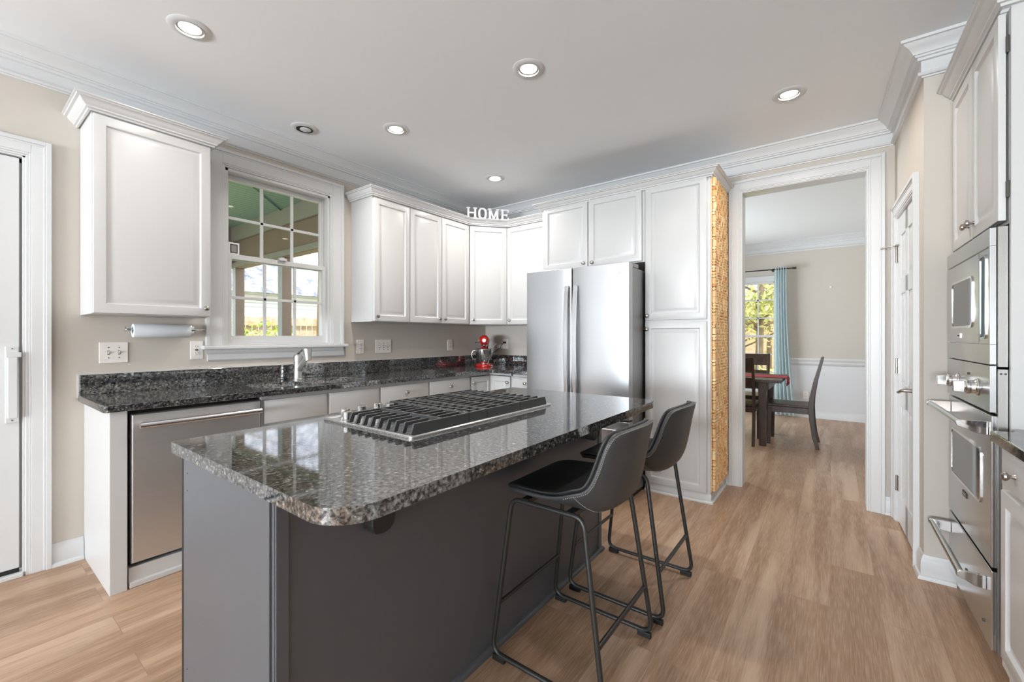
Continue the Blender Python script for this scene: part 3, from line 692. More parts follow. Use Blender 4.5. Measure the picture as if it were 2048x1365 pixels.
for y0, y1 in ((1.195, 1.545), (1.590, 1.945)):
    m = MB(); R = []
    for ins, z in ((-0.012, BT - 0.001), (0.0, BT - 0.002), (0.004, 0.86), (0.012, 0.74), (0.04, 0.715), (0.12, 0.708)):
        R.append([m.bm.verts.new((x, y, z)) for x, y in rrect(-3.165 + ins, -2.835 - ins, y0 + ins, y1 - ins, max(0.09 - ins, 0.03), 6)])
    for a, b in zip(R, R[1:]):
        for k in range(len(a)): m.bm.faces.new([a[k], a[(k + 1) % len(a)], b[(k + 1) % len(a)], b[k]])
    m.bm.faces.new(R[-1]); bw = m.build('bowl', 'steel_washer', sk, smooth=True)
    m = MB(); m.lathe([(0.04, 0), (0.04, 0.003), (0.02, 0.001), (0, 0.001)], (-3.0, (y0 + y1) / 2, 0.7085), (0, 0, 1), 16); m.build('drain', 'chrome', bw, smooth=True)
fc = thing('kitchen_faucet', (-3.235, 1.615, CTZ), 'brushed nickel single-lever faucet behind the sink', 'faucet')
m = MB(); m.lathe([(0.036, 0), (0.036, 0.005), (0.031, 0.010), (0.028, 0.10), (0.029, 0.135), (0.031, 0.137), (0.031, 0.178), (0.026, 0.192), (0, 0.197)], (-3.235, 1.615, CTZ), (0, 0, 1), 20); m.build('faucet_body', 'satin', fc, smooth=True)
m = MB(); m.tube([(-3.235, 1.615, 0.975), (-3.205, 1.617, 1.005), (-3.150, 1.622, 1.063), (-3.120, 1.625, 1.095)], 0.019, 14)
sp = m.build('spout', 'satin', fc, smooth=True)
m = MB(); m.cyl((-3.118, 1.625, 1.148), (-3.106, 1.626, 1.064), 0.029, 18, 0.023); m.cyl((-3.1185, 1.625, 1.150), (-3.1178, 1.625, 1.140), 0.0298, 18); m.build('spray_head', 'satin', sp, smooth=True)
m = MB(); m.hexa([(-3.245, 1.603, 1.108), (-3.225, 1.603, 1.112), (-3.225, 1.627, 1.112), (-3.245, 1.627, 1.108)], [(-3.175, 1.607, 1.148), (-3.160, 1.607, 1.146), (-3.160, 1.623, 1.146), (-3.175, 1.623, 1.148)]); m.build('lever', 'satin', fc, bevel=0.002)

# ================================================================ switches and outlets
def plate(name, label, P, a0, a1, z0, z1, kind, n):
    c = thing(name, P((a0 + a1) / 2, 0, z0), label, 'outlet' if kind == 'o' else 'light switch')
    def b(m, x0, x1, o0, o1, q0, q1): m.hexa([P(x0, o0, q0), P(x1, o0, q0), P(x1, o1, q0), P(x0, o1, q0)], [P(x0, o0, q1), P(x1, o0, q1), P(x1, o1, q1), P(x0, o1, q1)])
    m = MB(); b(m, a0, a1, 0, 0.0055, z0, z1); pl = m.build('cover_plate', 'plastic', c, bevel=0.0025)
    ac, zc = (a0 + a1) / 2, (z0 + z1) / 2
    if kind == 'o':
        for dz in (-0.020, 0.020):
            m = MB(); b(m, ac - 0.015, ac + 0.015, 0.0055, 0.0075, zc + dz - 0.014, zc + dz + 0.014); r = m.build('receptacle', 'plastic', c, bevel=0.003)
            m = MB(); b(m, ac - 0.008, ac - 0.0055, 0.0075, 0.0079, zc + dz - 0.002, zc + dz + 0.007); b(m, ac + 0.0055, ac + 0.008, 0.0075, 0.0079, zc + dz - 0.002, zc + dz + 0.007); b(m, ac - 0.002, ac + 0.002, 0.0075, 0.0079, zc + dz - 0.009, zc + dz - 0.005); m.build('slots', 'slot', r)
        if n == 2:
            m = MB(); b(m, ac - 0.008, ac + 0.008, 0.0055, 0.0085, zc - 0.0055, zc - 0.001); b(m, ac - 0.008, ac + 0.008, 0.0055, 0.0085, zc + 0.001, zc + 0.0055); m.build('test_buttons', 'slot', c)
    else:
        for k in range(n):
            x = ac + (k - (n - 1) / 2) * 0.046
            m = MB(); b(m, x - 0.005, x + 0.005, 0.0055, 0.0063, zc - 0.012, zc + 0.012); t = m.build('toggle_slot', 'slot', c)
            m = MB(); m.hexa([P(x - 0.0035, 0.006, zc - 0.008), P(x + 0.0035, 0.006, zc - 0.008), P(x + 0.0035, 0.006, zc + 0.004), P(x - 0.0035, 0.006, zc + 0.004)], [P(x - 0.003, 0.016, zc + 0.002), P(x + 0.003, 0.016, zc + 0.002), P(x + 0.003, 0.014, zc + 0.009), P(x - 0.003, 0.014, zc + 0.009)]); m.build('toggle', 'plastic', t)
            for dz in (-0.030, 0.030): m = MB(); m.cyl(P(x, 0.0055, zc + dz), P(x, 0.0070, zc + dz), 0.003, 8); m.build('screw', 'slot', t)
    return c
plate('switch_plate', 'white double toggle switch plate beneath the left wall cabinet', PL, 0.537, 0.663, 1.087, 1.208, 's', 2)
plate('wall_outlet', 'white outlet with dark test buttons below paper towel holder end', PL, 0.970, 1.042, 1.092, 1.212, 'o', 2)
plate('wall_outlet', 'white outlet between window casing and triple switch', PL, 2.194, 2.268, 1.090, 1.213, 'o', 1)
plate('switch_plate', 'white triple toggle switch plate right of the window', PL, 2.390, 2.562, 1.088, 1.213, 's', 3)
plate('wall_outlet', 'white outlet on window wall nearest the stand mixer', PL, 3.312, 3.386, 1.090, 1.208, 'o', 1)
plate('wall_outlet', 'white outlet with black plug behind the stand mixer', PF, -3.090, -3.014, 1.092, 1.212, 'o', 1)

# paper towel holder and roll
h = thing('paper_towel_holder', (W, 0.80, 1.30), 'chrome wall-mounted bar holding the paper towel roll', 'holder')
m = MB(); m.lathe([(0.030, 0), (0.030, 0.006), (0.022, 0.012), (0.011, 0.016), (0.010, 0.060)], (W, 0.968, 1.287), (1, 0, 0), 20); m.build('wall_mount', 'chrome', h, smooth=True)
m = MB(); m.tube([(W + 0.060, 0.645, 1.283), (W + 0.060, 0.985, 1.283)], 0.007, 12); m.tube([(W + 0.060, 0.980, 1.283), (W + 0.060, 1.005, 1.283), (W + 0.060, 1.035, 1.288)], 0.007, 12, radii=[0.009, 0.006, 0.0015])
m.lathe([(0.0, 0), (0.016, 0.001), (0.018, 0.005), (0.012, 0.011), (0.007, 0.014)], (W + 0.060, 0.637, 1.283), (0, 1, 0), 16); m.build('bar', 'chrome', h, smooth=True)
m = MB(); m.lathe([(0.019, 0), (0.040, 0.001), (0.041, 0.004), (0.041, 0.276), (0.040, 0.279), (0.019, 0.280), (0.019, 0.0)], (W + 0.060, 0.672, 1.277), (0, 1, 0), 28, capped=False)
m.build('paper_towel_roll', 'paper', None, smooth=True, label='thin white paper towel roll hanging below the left wall cabinet', category='paper towel', at=(W + 0.060, 0.785, 1.279))

# ================================================================ stand mixer on the corner counter
mx = thing('stand_mixer', (-3.06, 3.58, CTZ), 'red stand mixer with steel bowl in the counter corner', 'mixer')
fd = Vector((0.64, -0.77, 0)).normalized(); sd = Vector((-fd.y, fd.x, 0)) * -1   # sd points to the viewer's left
cb = Vector((-3.06, 3.58, CTZ))
def mp(f_, s_, z): return cb + fd * f_ + sd * s_ + Vector((0, 0, z))
m = MB(); ring = []
for z, k in ((0, 0.98), (0.008, 1.0), (0.022, 0.96), (0.032, 0.86)):
    ring.append([m.bm.verts.new(mp(-0.03 + math.cos(a) * 0.17 * k, math.sin(a) * 0.105 * k, z)) for a in [2 * PI * i / 28 for i in range(28)]])
for a, b in zip(ring, ring[1:]):
    for i in range(28): m.bm.faces.new([a[i], a[(i + 1) % 28], b[(i + 1) % 28], b[i]])
m.bm.faces.new(ring[0][::-1]); m.bm.faces.new(ring[-1]); m.build('base', 'red', mx, smooth=True)
m = MB(); m.tube([mp(-0.15, 0, 0.02), mp(-0.155, 0, 0.12), mp(-0.145, 0, 0.20), mp(-0.12, 0, 0.25)], 0.05, 16, radii=[0.055, 0.045, 0.045, 0.05]); m.build('column', 'red', mx, smooth=True)
m = MB(); m.lathe([(0.0, 0), (0.025, 0.004), (0.047, 0.022), (0.055, 0.045), (0.055, 0.075), (0.056, 0.11), (0.058, 0.20), (0.055, 0.28), (0.04, 0.31), (0, 0.32)], mp(0.125, 0, 0.287), -fd, 24); hd = m.build('mixer_head', 'red', mx, smooth=True)
m = MB(); m.lathe([(0.0, 0), (0.020, 0.0), (0.021, 0.004), (0.018, 0.014)], mp(0.133, 0, 0.287), -fd, 18); m.build('attachment_cap', 'chrome', hd, smooth=True)
m = MB(); m.lathe([(0.0555, 0), (0.0595, 0.002), (0.0595, 0.013), (0.0555, 0.015)], mp(0.06, 0, 0.287) + Vector((0, 0, 0)), -fd, 24, capped=False)
for z in (0.247,): m.cyl(mp(0.09, 0, 0.243), mp(0.09, 0, 0.215), 0.040, 20, 0.030)
m.build('trim_band', 'chrome', hd, smooth=True)
m = MB(); m.cyl(mp(0.04, 0.056, 0.262), mp(0.04, 0.086, 0.262), 0.006, 10); m.lathe([(0, 0), (0.010, 0.001), (0.010, 0.008), (0.004, 0.012)], mp(0.04, 0.096, 0.262), -sd, 12); m.build('speed_lever', 'black_metal', hd, smooth=True)
m = MB(); m.lathe([(0.040, 0.0), (0.050, 0.008), (0.078, 0.045), (0.093, 0.095), (0.098, 0.150), (0.101, 0.152), (0.099, 0.156), (0.094, 0.150), (0.088, 0.095), (0.03, 0.02)], mp(0.075, 0, 0.040), (0, 0, 1), 32, capped=False); m.lathe([(0.042, 0), (0.040, 0.010)], mp(0.075, 0, 0.033), (0, 0, 1), 24); bw = m.build('mixing_bowl', 'chrome', mx, smooth=True)
m = MB(); m.tube([mp(0.075, 0.090, 0.178), mp(0.075, 0.118, 0.176), mp(0.075, 0.134, 0.150), mp(0.075, 0.134, 0.110), mp(0.075, 0.120, 0.082), mp(0.075, 0.086, 0.084)], 0.0055, 10); m.build('bowl_handle', 'chrome', bw, smooth=True)
m = MB(); m.hexa([mp(0.10, -0.075, 0.198), mp(0.05, -0.078, 0.198), mp(0.04, -0.082, 0.202), mp(0.10, -0.080, 0.202)], [mp(0.10, -0.128, 0.250), mp(0.05, -0.128, 0.250), mp(0.04, -0.134, 0.254), mp(0.10, -0.134, 0.254)]); m.build('pouring_shield', 'plastic', bw)
m = MB(); m.box(-3.066, -3.038, G - 0.032, G - 0.0085, 1.162, 1.184); m.tube([(-3.052, G - 0.03, 1.172), (-3.07, G - 0.05, 1.150), (-3.085, G - 0.06, 1.11), (-3.115, G - 0.08, 1.085), (-3.17, 3.80, 1.02), (-3.16, 3.72, 0.96)], 0.0035, 8); m.build('power_cord', 'black', mx, smooth=True)
# ================================================================ refrigerator and its surround
fr = thing('refrigerator', (-1.68, 3.5, 0), 'stainless french-door refrigerator between wall cabinets and tall pantry', 'refrigerator')
m = MB(); m.box(-2.138, -1.214, 3.165, 3.90, 0.03, 1.775); m.build('body', 'steel_side', fr, bevel=0.006)
m = MB(); m.box(-2.13, -1.222, 3.20, 3.86, 0.0, 0.03); m.build('base_grille', 'black', fr)
def fridge_door(name, x0, x1, z0, z1, bow=0.010):
    m = MB(); n = 10; F = []
    for k in range(n + 1):
        u = k / n; x = x0 + (x1 - x0) * u; y = 3.082 - bow * (1 - (2 * u - 1) ** 4)
        F.append((x, y))
    P = [(x0, 3.155), (x0, 3.090)] + F + [(x1, 3.090), (x1, 3.155)]
    m.prism([(x, y, z0) for x, y in P], (0, 0, z1 - z0)); return m.build(name, 'steel_x', fr, bevel=0.003, smooth=True)
ld = fridge_door('door', -2.143, -1.696, 0.607, 1.803); rd = fridge_door('door', -1.687, -1.209, 0.607, 1.803); fz = fridge_door('freezer_drawer', -2.143, -1.209, 0.065, 0.594)
def strap(parent, x, z0, z1, w=0.017):
    m = MB(); n = 16; L = []
    for k in range(n + 1):
        u = k / n; z = z0 + (z1 - z0) * u; y = 3.050 - 0.030 * (1 - (2 * u - 1) ** 2); L.append([m.bm.verts.new(p) for p in ((x - w, y, z), (x + w, y, z), (x + w, y + 0.016, z), (x - w, y + 0.016, z))])
    for a, b in zip(L, L[1:]):
        for k in range(4): m.bm.faces.new([a[k], a[(k + 1) % 4], b[(k + 1) % 4], b[k]])
    m.bm.faces.new(L[0][::-1]); m.bm.faces.new(L[-1])
    for z in (z0 + 0.03, z1 - 0.03): m.box(x - 0.010, x + 0.010, 3.045, 3.078, z - 0.012, z + 0.012)
    return m.build('handle', 'steel_z', parent, bevel=0.002, smooth=True)
strap(ld, -1.727, 0.70, 1.655); strap(rd, -1.650, 0.70, 1.655)
m = MB(); m.tube([(-2.06, 3.035, 0.53), (-1.68, 3.015, 0.53), (-1.29, 3.035, 0.53)], 0.012, 12)
for x in (-2.04, -1.31): m.box(x - 0.012, x + 0.012, 3.035, 3.082, 0.52, 0.54)
m.build('handle', 'steel_x', fz, smooth=True)
for x in (-2.10, -1.235):
    m = MB(); m.box(x - 0.025, x + 0.025, 3.12, 3.20, 1.776, 1.797); m.box(x - 0.02, x + 0.02, 3.165, 3.30, 1.776, 1.812); m.build('hinge_cover', 'steel_side', fr, bevel=0.008)
text_mesh('logo', 'Whirlpool', 0.024, frame4((-1.325, 3.0745, 1.726), (1, 0, 0), (0, 0, 1)), 0.0004, 'slot', rd)

c = thing('over_fridge_cabinet', (-1.7, 3.68, 1.85), 'white two-door cabinet above the refrigerator', 'cabinet')
carcass(c, -2.192, -1.206, 3.410, G - 0.002, 1.848, 2.43)
front(c, (-2.168, 3.410, 1.857), (1, 0, 0), 0.458, 0.583, (0, -1, 0), (0.424, 0.032))
front(c, (-1.700, 3.410, 1.857), (1, 0, 0), 0.474, 0.583, (0, -1, 0), (0.038, 0.030))
m = MB(); m.box(-2.192, -2.172, 3.415, G - 0.002, 0, 1.848); m.build('side_panel', 'cab', c)
c = thing('tall_pantry_cabinet', (-0.95, 3.68, 0), 'tall white two-door pantry cabinet right of the refrigerator', 'cabinet')
carcass(c, -1.204, -0.712, 3.410, G - 0.002, 0.0, 2.43)
front(c, (-1.198, 3.410, 1.372), (1, 0, 0), 0.462, 1.065, (0, -1, 0), (0.020, 0.036))
front(c, (-1.198, 3.410, 0.078), (1, 0, 0), 0.462, 1.277, (0, -1, 0), (0.018, 1.222))
m = MB(); m.sweep([(-1.204, 3.410), (-0.712, 3.410), (-0.712, G - 0.03)], [(0, 0), (0.018, 0), (0.018, 0.010), (0.010, 0.020), (0.004, 0.022), (0.004, 0.062), (0, 0.068)], 0.0); m.build('base_trim', 'cab', c, smooth=True)
m = MB(); m.sweep([(-2.192, G), (-2.192, 3.397), (-0.706, 3.397), (-0.706, G)], CR, 2.487)
m.build('cabinet_crown_molding', 'cab', None, smooth=True, label='white crown moulding wrapping the fridge cabinet and tall pantry', category='molding', at=(-1.4, 3.397, 2.431))
# wine corks glued on the pantry's side
cp = thing('cork_panel', (-0.70, 3.68, 0.09), 'tan wall of wine corks covering the tall pantry side', 'cork panel')
m = MB(); m.box(-0.712, -0.706, 3.425, 3.905, 0.085, 2.425); m.build('backing_board', 'cork', cp)
m = MB(); rnd = random.Random(3)
cw_, ch_ = 0.0480, 0.0468
for i in range(10):
    for j in range(50):
        yc, zc = 3.427 + cw_ * (i + 0.5), 0.088 + ch_ * (j + 0.5); hz = (i + j) % 2 == 0
        if rnd.random() < 0.15: hz = not hz
        for s in (-1, 1):
            L = 0.0455; r = 0.0112 + rnd.uniform(-0.0006, 0.0004); ox = -0.706 + r + rnd.uniform(-0.001, 0.003); t = rnd.uniform(-0.002, 0.002)
            if hz: a, b = (ox, yc - L / 2, zc + s * 0.0115 + t), (ox, yc + L / 2, zc + s * 0.0115 - t)
            else: a, b = (ox, yc + s * 0.0115 + t, zc - L / 2), (ox, yc + s * 0.0115 - t, zc + L / 2)
            m.cyl(a, b, r, 8)
m.build('corks', 'cork', cp, smooth=True)

# ================================================================ island
IT = 0.890
isl = thing('kitchen_island', (-1.40, 1.39, 0), 'dark grey painted kitchen island base with corbels', 'kitchen island')
X0, X1, Y0, Y1 = -1.722, -1.074, 0.478, 2.302
m = MB(); m.box(X0 + 0.02, X1, Y0, Y1, 0.0, IT - 0.036); m.build('body', 'gray_paint', isl, bevel=0.002)
m = MB(); m.box(X0 + 0.030, X1 - 0.012, Y0 - 0.006, Y0, 0.0, IT - 0.0365); m.build('end_panel', 'gray_paint', isl, bevel=0.0015)
m = MB()
m.box(X1, X1 + 0.006, Y0 + 0.002, Y0 + 0.034, 0.0, IT - 0.0365); m.build('corner_stile', 'gray_paint', isl, bevel=0.002)
m = MB(); m.box(X1, X1 + 0.006, Y1 - 0.034, Y1 - 0.002, 0.0, IT - 0.0365); m.build('corner_stile', 'gray_paint', isl, bevel=0.002)
m = MB(); m.sweep([(X0 + 0.02, Y0 - 0.006), (X1, Y0 - 0.006), (X1, Y1), (X0 + 0.02, Y1)], [(0, 0), (0.018, 0), (0.0175, 0.006), (0.014, 0.013), (0.008, 0.018), (0, 0.020)], 0.0); m.build('shoe_molding', 'gray_paint', isl, smooth=True)
for k in range(4):
    y0 = Y0 + 0.012 + k * 0.452; m = MB(); V = (0, 0, 1)
    m.rings((X0 + 0.02, y0 + 0.444, 0.10), (0, -1, 0), V, (-1, 0, 0), 0.444, 0.735, DOOR); m.poly([(X0 + 0.02, y0, 0.1), (X0 + 0.02, y0, 0.835), (X0 + 0.02, y0 + 0.444, 0.835), (X0 + 0.02, y0 + 0.444, 0.1)])
    d = m.build('door', 'gray_paint', isl, smooth=True); knob(d, (X0 + 0.002, y0 + 0.04 + (k + 1) % 2 * 0.36, 0.77), (-1, 0, 0))
m = MB(); m.box(X0 + 0.004, X0 + 0.029, Y0 - 0.004, Y0 + 0.004, 0.0, IT - 0.0365); m.build('edge_shade', 'black', isl, bevel=0.001)  # black strip stands in for the stile's shadow at the island end
m = MB()
for z in (0.80, 0.745, 0.17): m.cyl((X0 + 0.065, Y0 - 0.0055, z), (X0 + 0.065, Y0 - 0.0068, z), 0.0022, 8)
m.build('nail_holes', 'black', isl)
for yc in (0.762, 2.135):
    m = MB(); pts = [(X1, yc - 0.040, IT - 0.0365), (X1, yc - 0.040, 0.705)] + [(X1, yc - 0.040 + 0.028 * (1 - math.cos(a)), 0.705 - 0.030 * math.sin(a)) for a in (0.5, 1.0, PI / 2)] + [(X1, yc + 0.040 - 0.035 * (1 - math.sin(a)), 0.675 + 0.038 * (1 - math.cos(a))) for a in (0, 0.5, 1.0, PI / 2)] + [(X1, yc + 0.040, IT - 0.0365)]
    m.prism(pts, (0.046, 0, 0)); cb_ = m.build('corbel', 'black_metal', isl, bevel=0.003)
    m = MB(); m.lathe([(0.007, 0), (0.007, 0.002), (0.004, 0.004), (0, 0.0045)], (X1 + 0.046, yc + 0.018, 0.752), (1, 0, 0), 12); m.build('screw_cap', 'black_metal', cb_, smooth=True)

it = thing('island_countertop', (-1.28, 1.42, IT - 0.035), 'polished speckled granite island countertop with rounded corners', 'countertop')
def mixr(x0, x1, y0, y1, rs, n=8):
    out = []
    for (cx, cy, a), r in zip(((x0, y0, PI), (x1, y0, 1.5 * PI), (x1, y1, 0), (x0, y1, 0.5 * PI)), rs):
        ox = cx + (r if cx == x0 else -r); oy = cy + (r if cy == y0 else -r)
        out += [(ox + r * math.cos(a + PI / 2 * i / n), oy + r * math.sin(a + PI / 2 * i / n)) for i in range(n + 1)]
    return out
m = MB(); m.slab(mixr(-1.768, -0.770, 0.456, 2.372, (0.012, 0.105, 0.075, 0.02)), [[(-1.68, 0.985), (-1.17, 0.985), (-1.17, 1.84), (-1.68, 1.84)]], IT - 0.036, IT)
m.build('worktop', 'granite', it, bevel=0.004, seg=3)

# cooktop
ck = thing('gas_cooktop', (-1.425, 1.41, IT), 'stainless gas cooktop with black cast iron grates on the island', 'cooktop')
cx0, cx1, cy0, cy1 = -1.712, -1.142, 0.957, 1.868
m = MB(); R = []
for ins, z in ((0.0, IT + 0.0005), (0.0, IT + 0.006), (0.003, IT + 0.010), (0.012, IT + 0.010), (0.020, IT + 0.005), (0.030, IT + 0.004)):
    R.append([m.bm.verts.new((x, y, z)) for x, y in rrect(cx0 + ins, cx1 - ins, cy0 + ins, cy1 - ins, max(0.018 - ins, 0.004), 4)])
for a, b in zip(R, R[1:]):
    for k in range(len(a)): m.bm.faces.new([a[k], a[(k + 1) % len(a)], b[(k + 1) % len(a)], b[k]])
m.bm.faces.new(R[-1]); m.build('tray', 'steel_y', ck, smooth=True)
GT, GB = IT + 0.045, IT + 0.006
def gbar(m, x, ya, yb, w=0.0085, slope0=False, slope1=False, zt=GT, zb=None):
    zb = GT - 0.013 if zb is None else zb
    s0 = 0.016 if slope0 else 0; s1 = 0.016 if slope1 else 0
    pts = [(ya, GB if slope0 else zb), (ya + s0, zt), (yb - s1, zt), (yb, GB if slope1 else zb), (yb - (0.02 if slope1 else 0), GB if slope1 else zb)]
    pts += [(yb - 0.028, zb)] if slope1 else []
    pts += [(ya + 0.028, zb), (ya + 0.020, GB)] if slope0 else []
    m.prism([(x - w / 2, y, z) for y, z in pts], (w, 0, 0))
def xbar(m, y, xa, xb, w=0.0085, zb=None): m.box(xa, xb, y - w / 2, y + w / 2, GT - 0.014 if zb is None else zb, GT)
secs = [(0.972, 1.268, -1.545, True, False), (1.272, 1.383, -1.672, False, False), (1.387, 1.622, -1.672, False, False), (1.626, 1.855, -1.672, False, True)]
for k, (ya, yb, xa, s0, s1) in enumerate(secs):
    m = MB(); xb = -1.170; n = 8 if k == 0 else 11; dx = (xb - xa) / n
    gbar(m, xb, ya, yb, 0.010, s0, s1, zb=GB); gbar(m, xa, ya, yb, 0.010, s0, s1, zb=GB if k == 1 or k == 2 else None)
    mids = {0: [ya + 0.155], 1: [(ya + yb) / 2], 2: [ya + 0.11], 3: [ya + 0.13]}[k]
    for q in mids: xbar(m, q, xa, xb)
    if k == 0: xbar(m, yb - 0.006, xa, xb)
    else: xbar(m, ya + 0.006, xa, xb); (xbar(m, yb - 0.006, xa, xb) if k < 3 else None)
    for j in range(1, n):
        x = xa + dx * j; mid = mids[0]
        if k == 0: gbar(m, x, ya, mid - (0.030 if j % 4 in (1, 2, 3) else 0), 0.0085, True, False); gbar(m, x + dx * 0.0, mid + (0.02 if j % 2 else 0.0), yb - 0.004 - (0.03 if j % 2 == 0 else 0), 0.0085)
        elif k == 3: gbar(m, x, mid + (0.02 if j % 3 else 0), yb, 0.0085, False, True); gbar(m, x, ya, mid - (0.03 if j % 2 else 0), 0.0085)
        else: gbar(m, x, ya, mid - (0.016 if j % 2 else 0), 0.0085); gbar(m, x, mid + (0.016 if j % 2 == 0 else 0), yb, 0.0085)
    m.build('grate', 'cast_iron', ck, bevel=0.0015)
for x, y, r in ((-1.30, 1.12, 0.042), (-1.30, 1.70, 0.042), (-1.55, 1.70, 0.036), (-1.42, 1.43, 0.055), (-1.45, 1.12, 0.030)):
    m = MB(); m.lathe([(r + 0.012, 0), (r + 0.012, 0.006), (r, 0.012), (r, 0.020), (r * 0.9, 0.024), (0, 0.025)], (x, y, IT + 0.004), (0, 0, 1), 24); m.build('burner', 'cast_iron', ck, smooth=True)
for x, y in ((-1.660, 1.030), (-1.676, 1.122), (-1.684, 1.212), (-1.596, 1.000), (-1.632, 1.238)):
    m = MB(); m.lathe([(0.022, 0), (0.022, 0.004), (0.018, 0.006), (0.018, 0.014), (0.020, 0.016), (0.020, 0.036), (0.018, 0.038), (0, 0.038)], (x, y, IT + 0.0045), (0, 0, 1), 20); m.build('control_knob', 'chrome', ck, smooth=True)

# ================================================================ bar stools
def fillet(P, r, closed=True, n=5):
    P = [Vector(p) for p in P]; out = []; N = len(P)
    for i, p in enumerate(P):
        if not closed and i in (0, N - 1): out.append(p); continue
        a = (P[i - 1] - p).normalized(); b = (P[(i + 1) % N] - p).normalized(); ang = a.angle(b); d = min(r / math.tan(ang / 2), 0.45 * min((P[i - 1] - p).length, (P[(i + 1) % N] - p).length))
        s, e = p + a * d, p + b * d
        for k in range(n + 1):
            t = k / n; out.append(s * (1 - t) ** 2 + p * 2 * t * (1 - t) + e * t * t)
    return out
def make_stool(label):
    t = thing('bar_stool', (-0.82, 1.508, 0), label, 'bar stool')
    yc = 1.508; SH = [(-1.018, .630, .150, 0, 0), (-1.008, .642, .185, .001, 0), (-.985, .650, .205, .003, 0), (-.94, .652, .217, .007, 0), (-.89, .648, .222, .013, 0), (-.83, .634, .225, .030, 0), (-.77, .622, .227, .052, -.006),
        (-.715, .612, .228, .076, -.024), (-.668, .610, .227, .090, -.044), (-.628, .624, .224, .084, -.058), (-.597, .655, .221, .064, -.064), (-.578, .705, .216, .040, -.063), (-.564, .775, .210, .018, -.058), (-.552, .850, .203, .004, -.052), (-.542, .893, .197, -.004, -.047), (-.536, .918, .184, -.010, -.043), (-.534, .928, .156, -.012, -.036)]
    NT = 16
    def grid(off, k0=0):
        rows = []
        for i, (x, z, hw, up, fw) in enumerate(SH):
            j0, j1 = max(i - 1, 0), min(i + 1, len(SH) - 1); tx, tz = SH[j1][0] - SH[j0][0], SH[j1][1] - SH[j0][1]; L = math.hypot(tx, tz); nx, nz = -tz / L, tx / L   # inward (up / forward) normal
            row = []
            for j in range(NT + 1):
                v = 2 * j / NT - 1; a = abs(v); row.append(Vector((x + fw * a ** 2.4 + nx * off, yc + hw * v * (1 - (0.02 if off else 0)), z + up * a ** 3 + nz * off)))
            rows.append(row)
        return rows
    def shellmesh(oa, ob, name, mat):
        m = MB(); A, B = grid(oa), grid(ob); va = [[m.bm.verts.new(p) for p in r] for r in A]; vb = [[m.bm.verts.new(p) for p in r] for r in B]
        nr = len(A)
        for i in range(nr - 1):
            for j in range(NT):
                m.bm.faces.new([va[i][j], va[i][j + 1], va[i + 1][j + 1], va[i + 1][j]]); m.bm.faces.new([vb[i][j], vb[i + 1][j], vb[i + 1][j + 1], vb[i][j + 1]])
        for i in range(nr - 1):
            for j in (0, NT): m.bm.faces.new([va[i][j], va[i + 1][j], vb[i + 1][j], vb[i][j]])
        for j in range(NT):
            for i in (0, nr - 1): m.bm.faces.new([va[i][j], va[i][j + 1], vb[i][j + 1], vb[i][j]])
        return m.build(name, mat, t, smooth='all', sub=1)
    sh = shellmesh(-0.010, 0.010, 'seat_shell', 'leather'); shellmesh(0.0105, 0.024, 'seat_cushion', 'leather_dark')
    g = grid(-0.0105); m = MB(); n_ = len(SH)
    rim = [g[i][0] for i in range(7, n_)] + [g[n_ - 1][j] for j in range(1, NT)] + [g[i][NT] for i in range(n_ - 1, 6, -1)]
    for k in range(len(rim) - 1):
        a, b = rim[k], rim[k + 1]; L = (b - a).length; q = max(1, int(L / 0.007))
        for s in range(q):
            p0, p1 = a.lerp(b, s / q), a.lerp(b, (s + 0.55) / q); m.cyl(p0, p1, 0.0016, 5)
    row = [g[8][j].lerp(g[9][j], 0.3) for j in range(0, NT + 1)]
    for a, b in zip(row, row[1:]):
        q = max(1, int((b - a).length / 0.007))
        for s in range(q): m.cyl(a.lerp(b, s / q), a.lerp(b, (s + 0.55) / q), 0.0014, 5)
    m.build('stitching', 'thread', sh)
    for side in (-1, 1):
        y = yc + side * 0.233; yt = yc + side * 0.205
        m = MB(); L = fillet([(-1.048, y, 0.024), (-0.975, yt, 0.622), (-0.672, yt, 0.622), (-0.584, y, 0.024)], 0.045)
        m.tube(L, 0.0094, 10, closed=True); f_ = m.build('side_frame', 'black_metal', t, smooth='all')
        for x in (-1.015, -0.618): m2 = MB(); m2.box(x - 0.028, x + 0.028, y - 0.009, y + 0.009, 0.0, 0.022); m2.build('foot_pad', 'black', f_, bevel=0.003)
    m = MB(); m.cyl((-1.020, yc - 0.225, 0.218), (-1.020, yc + 0.225, 0.218), 0.0075, 10); m.build('footrest_bar', 'black_metal', t, smooth=True)
    m = MB(); m.cyl((-0.613, yc - 0.225, 0.213), (-0.613, yc + 0.225, 0.213), 0.0085, 10); m.build('footrest_bar', 'black_metal', t, smooth=True)
    m = MB(); m.box(-0.93, -0.90, yc - 0.205, yc + 0.205, 0.617, 0.633); m.box(-0.74, -0.71, yc - 0.205, yc + 0.205, 0.614, 0.630); m.build('seat_bracket', 'black_metal', t)
    return t
s1 = make_stool('dark grey leather bucket bar stool in front, nearest the camera')
copy_tree(s1, None, (-0.806, 2.085, 0), None, 'dark grey leather bucket bar stool behind, nearer the pantry')

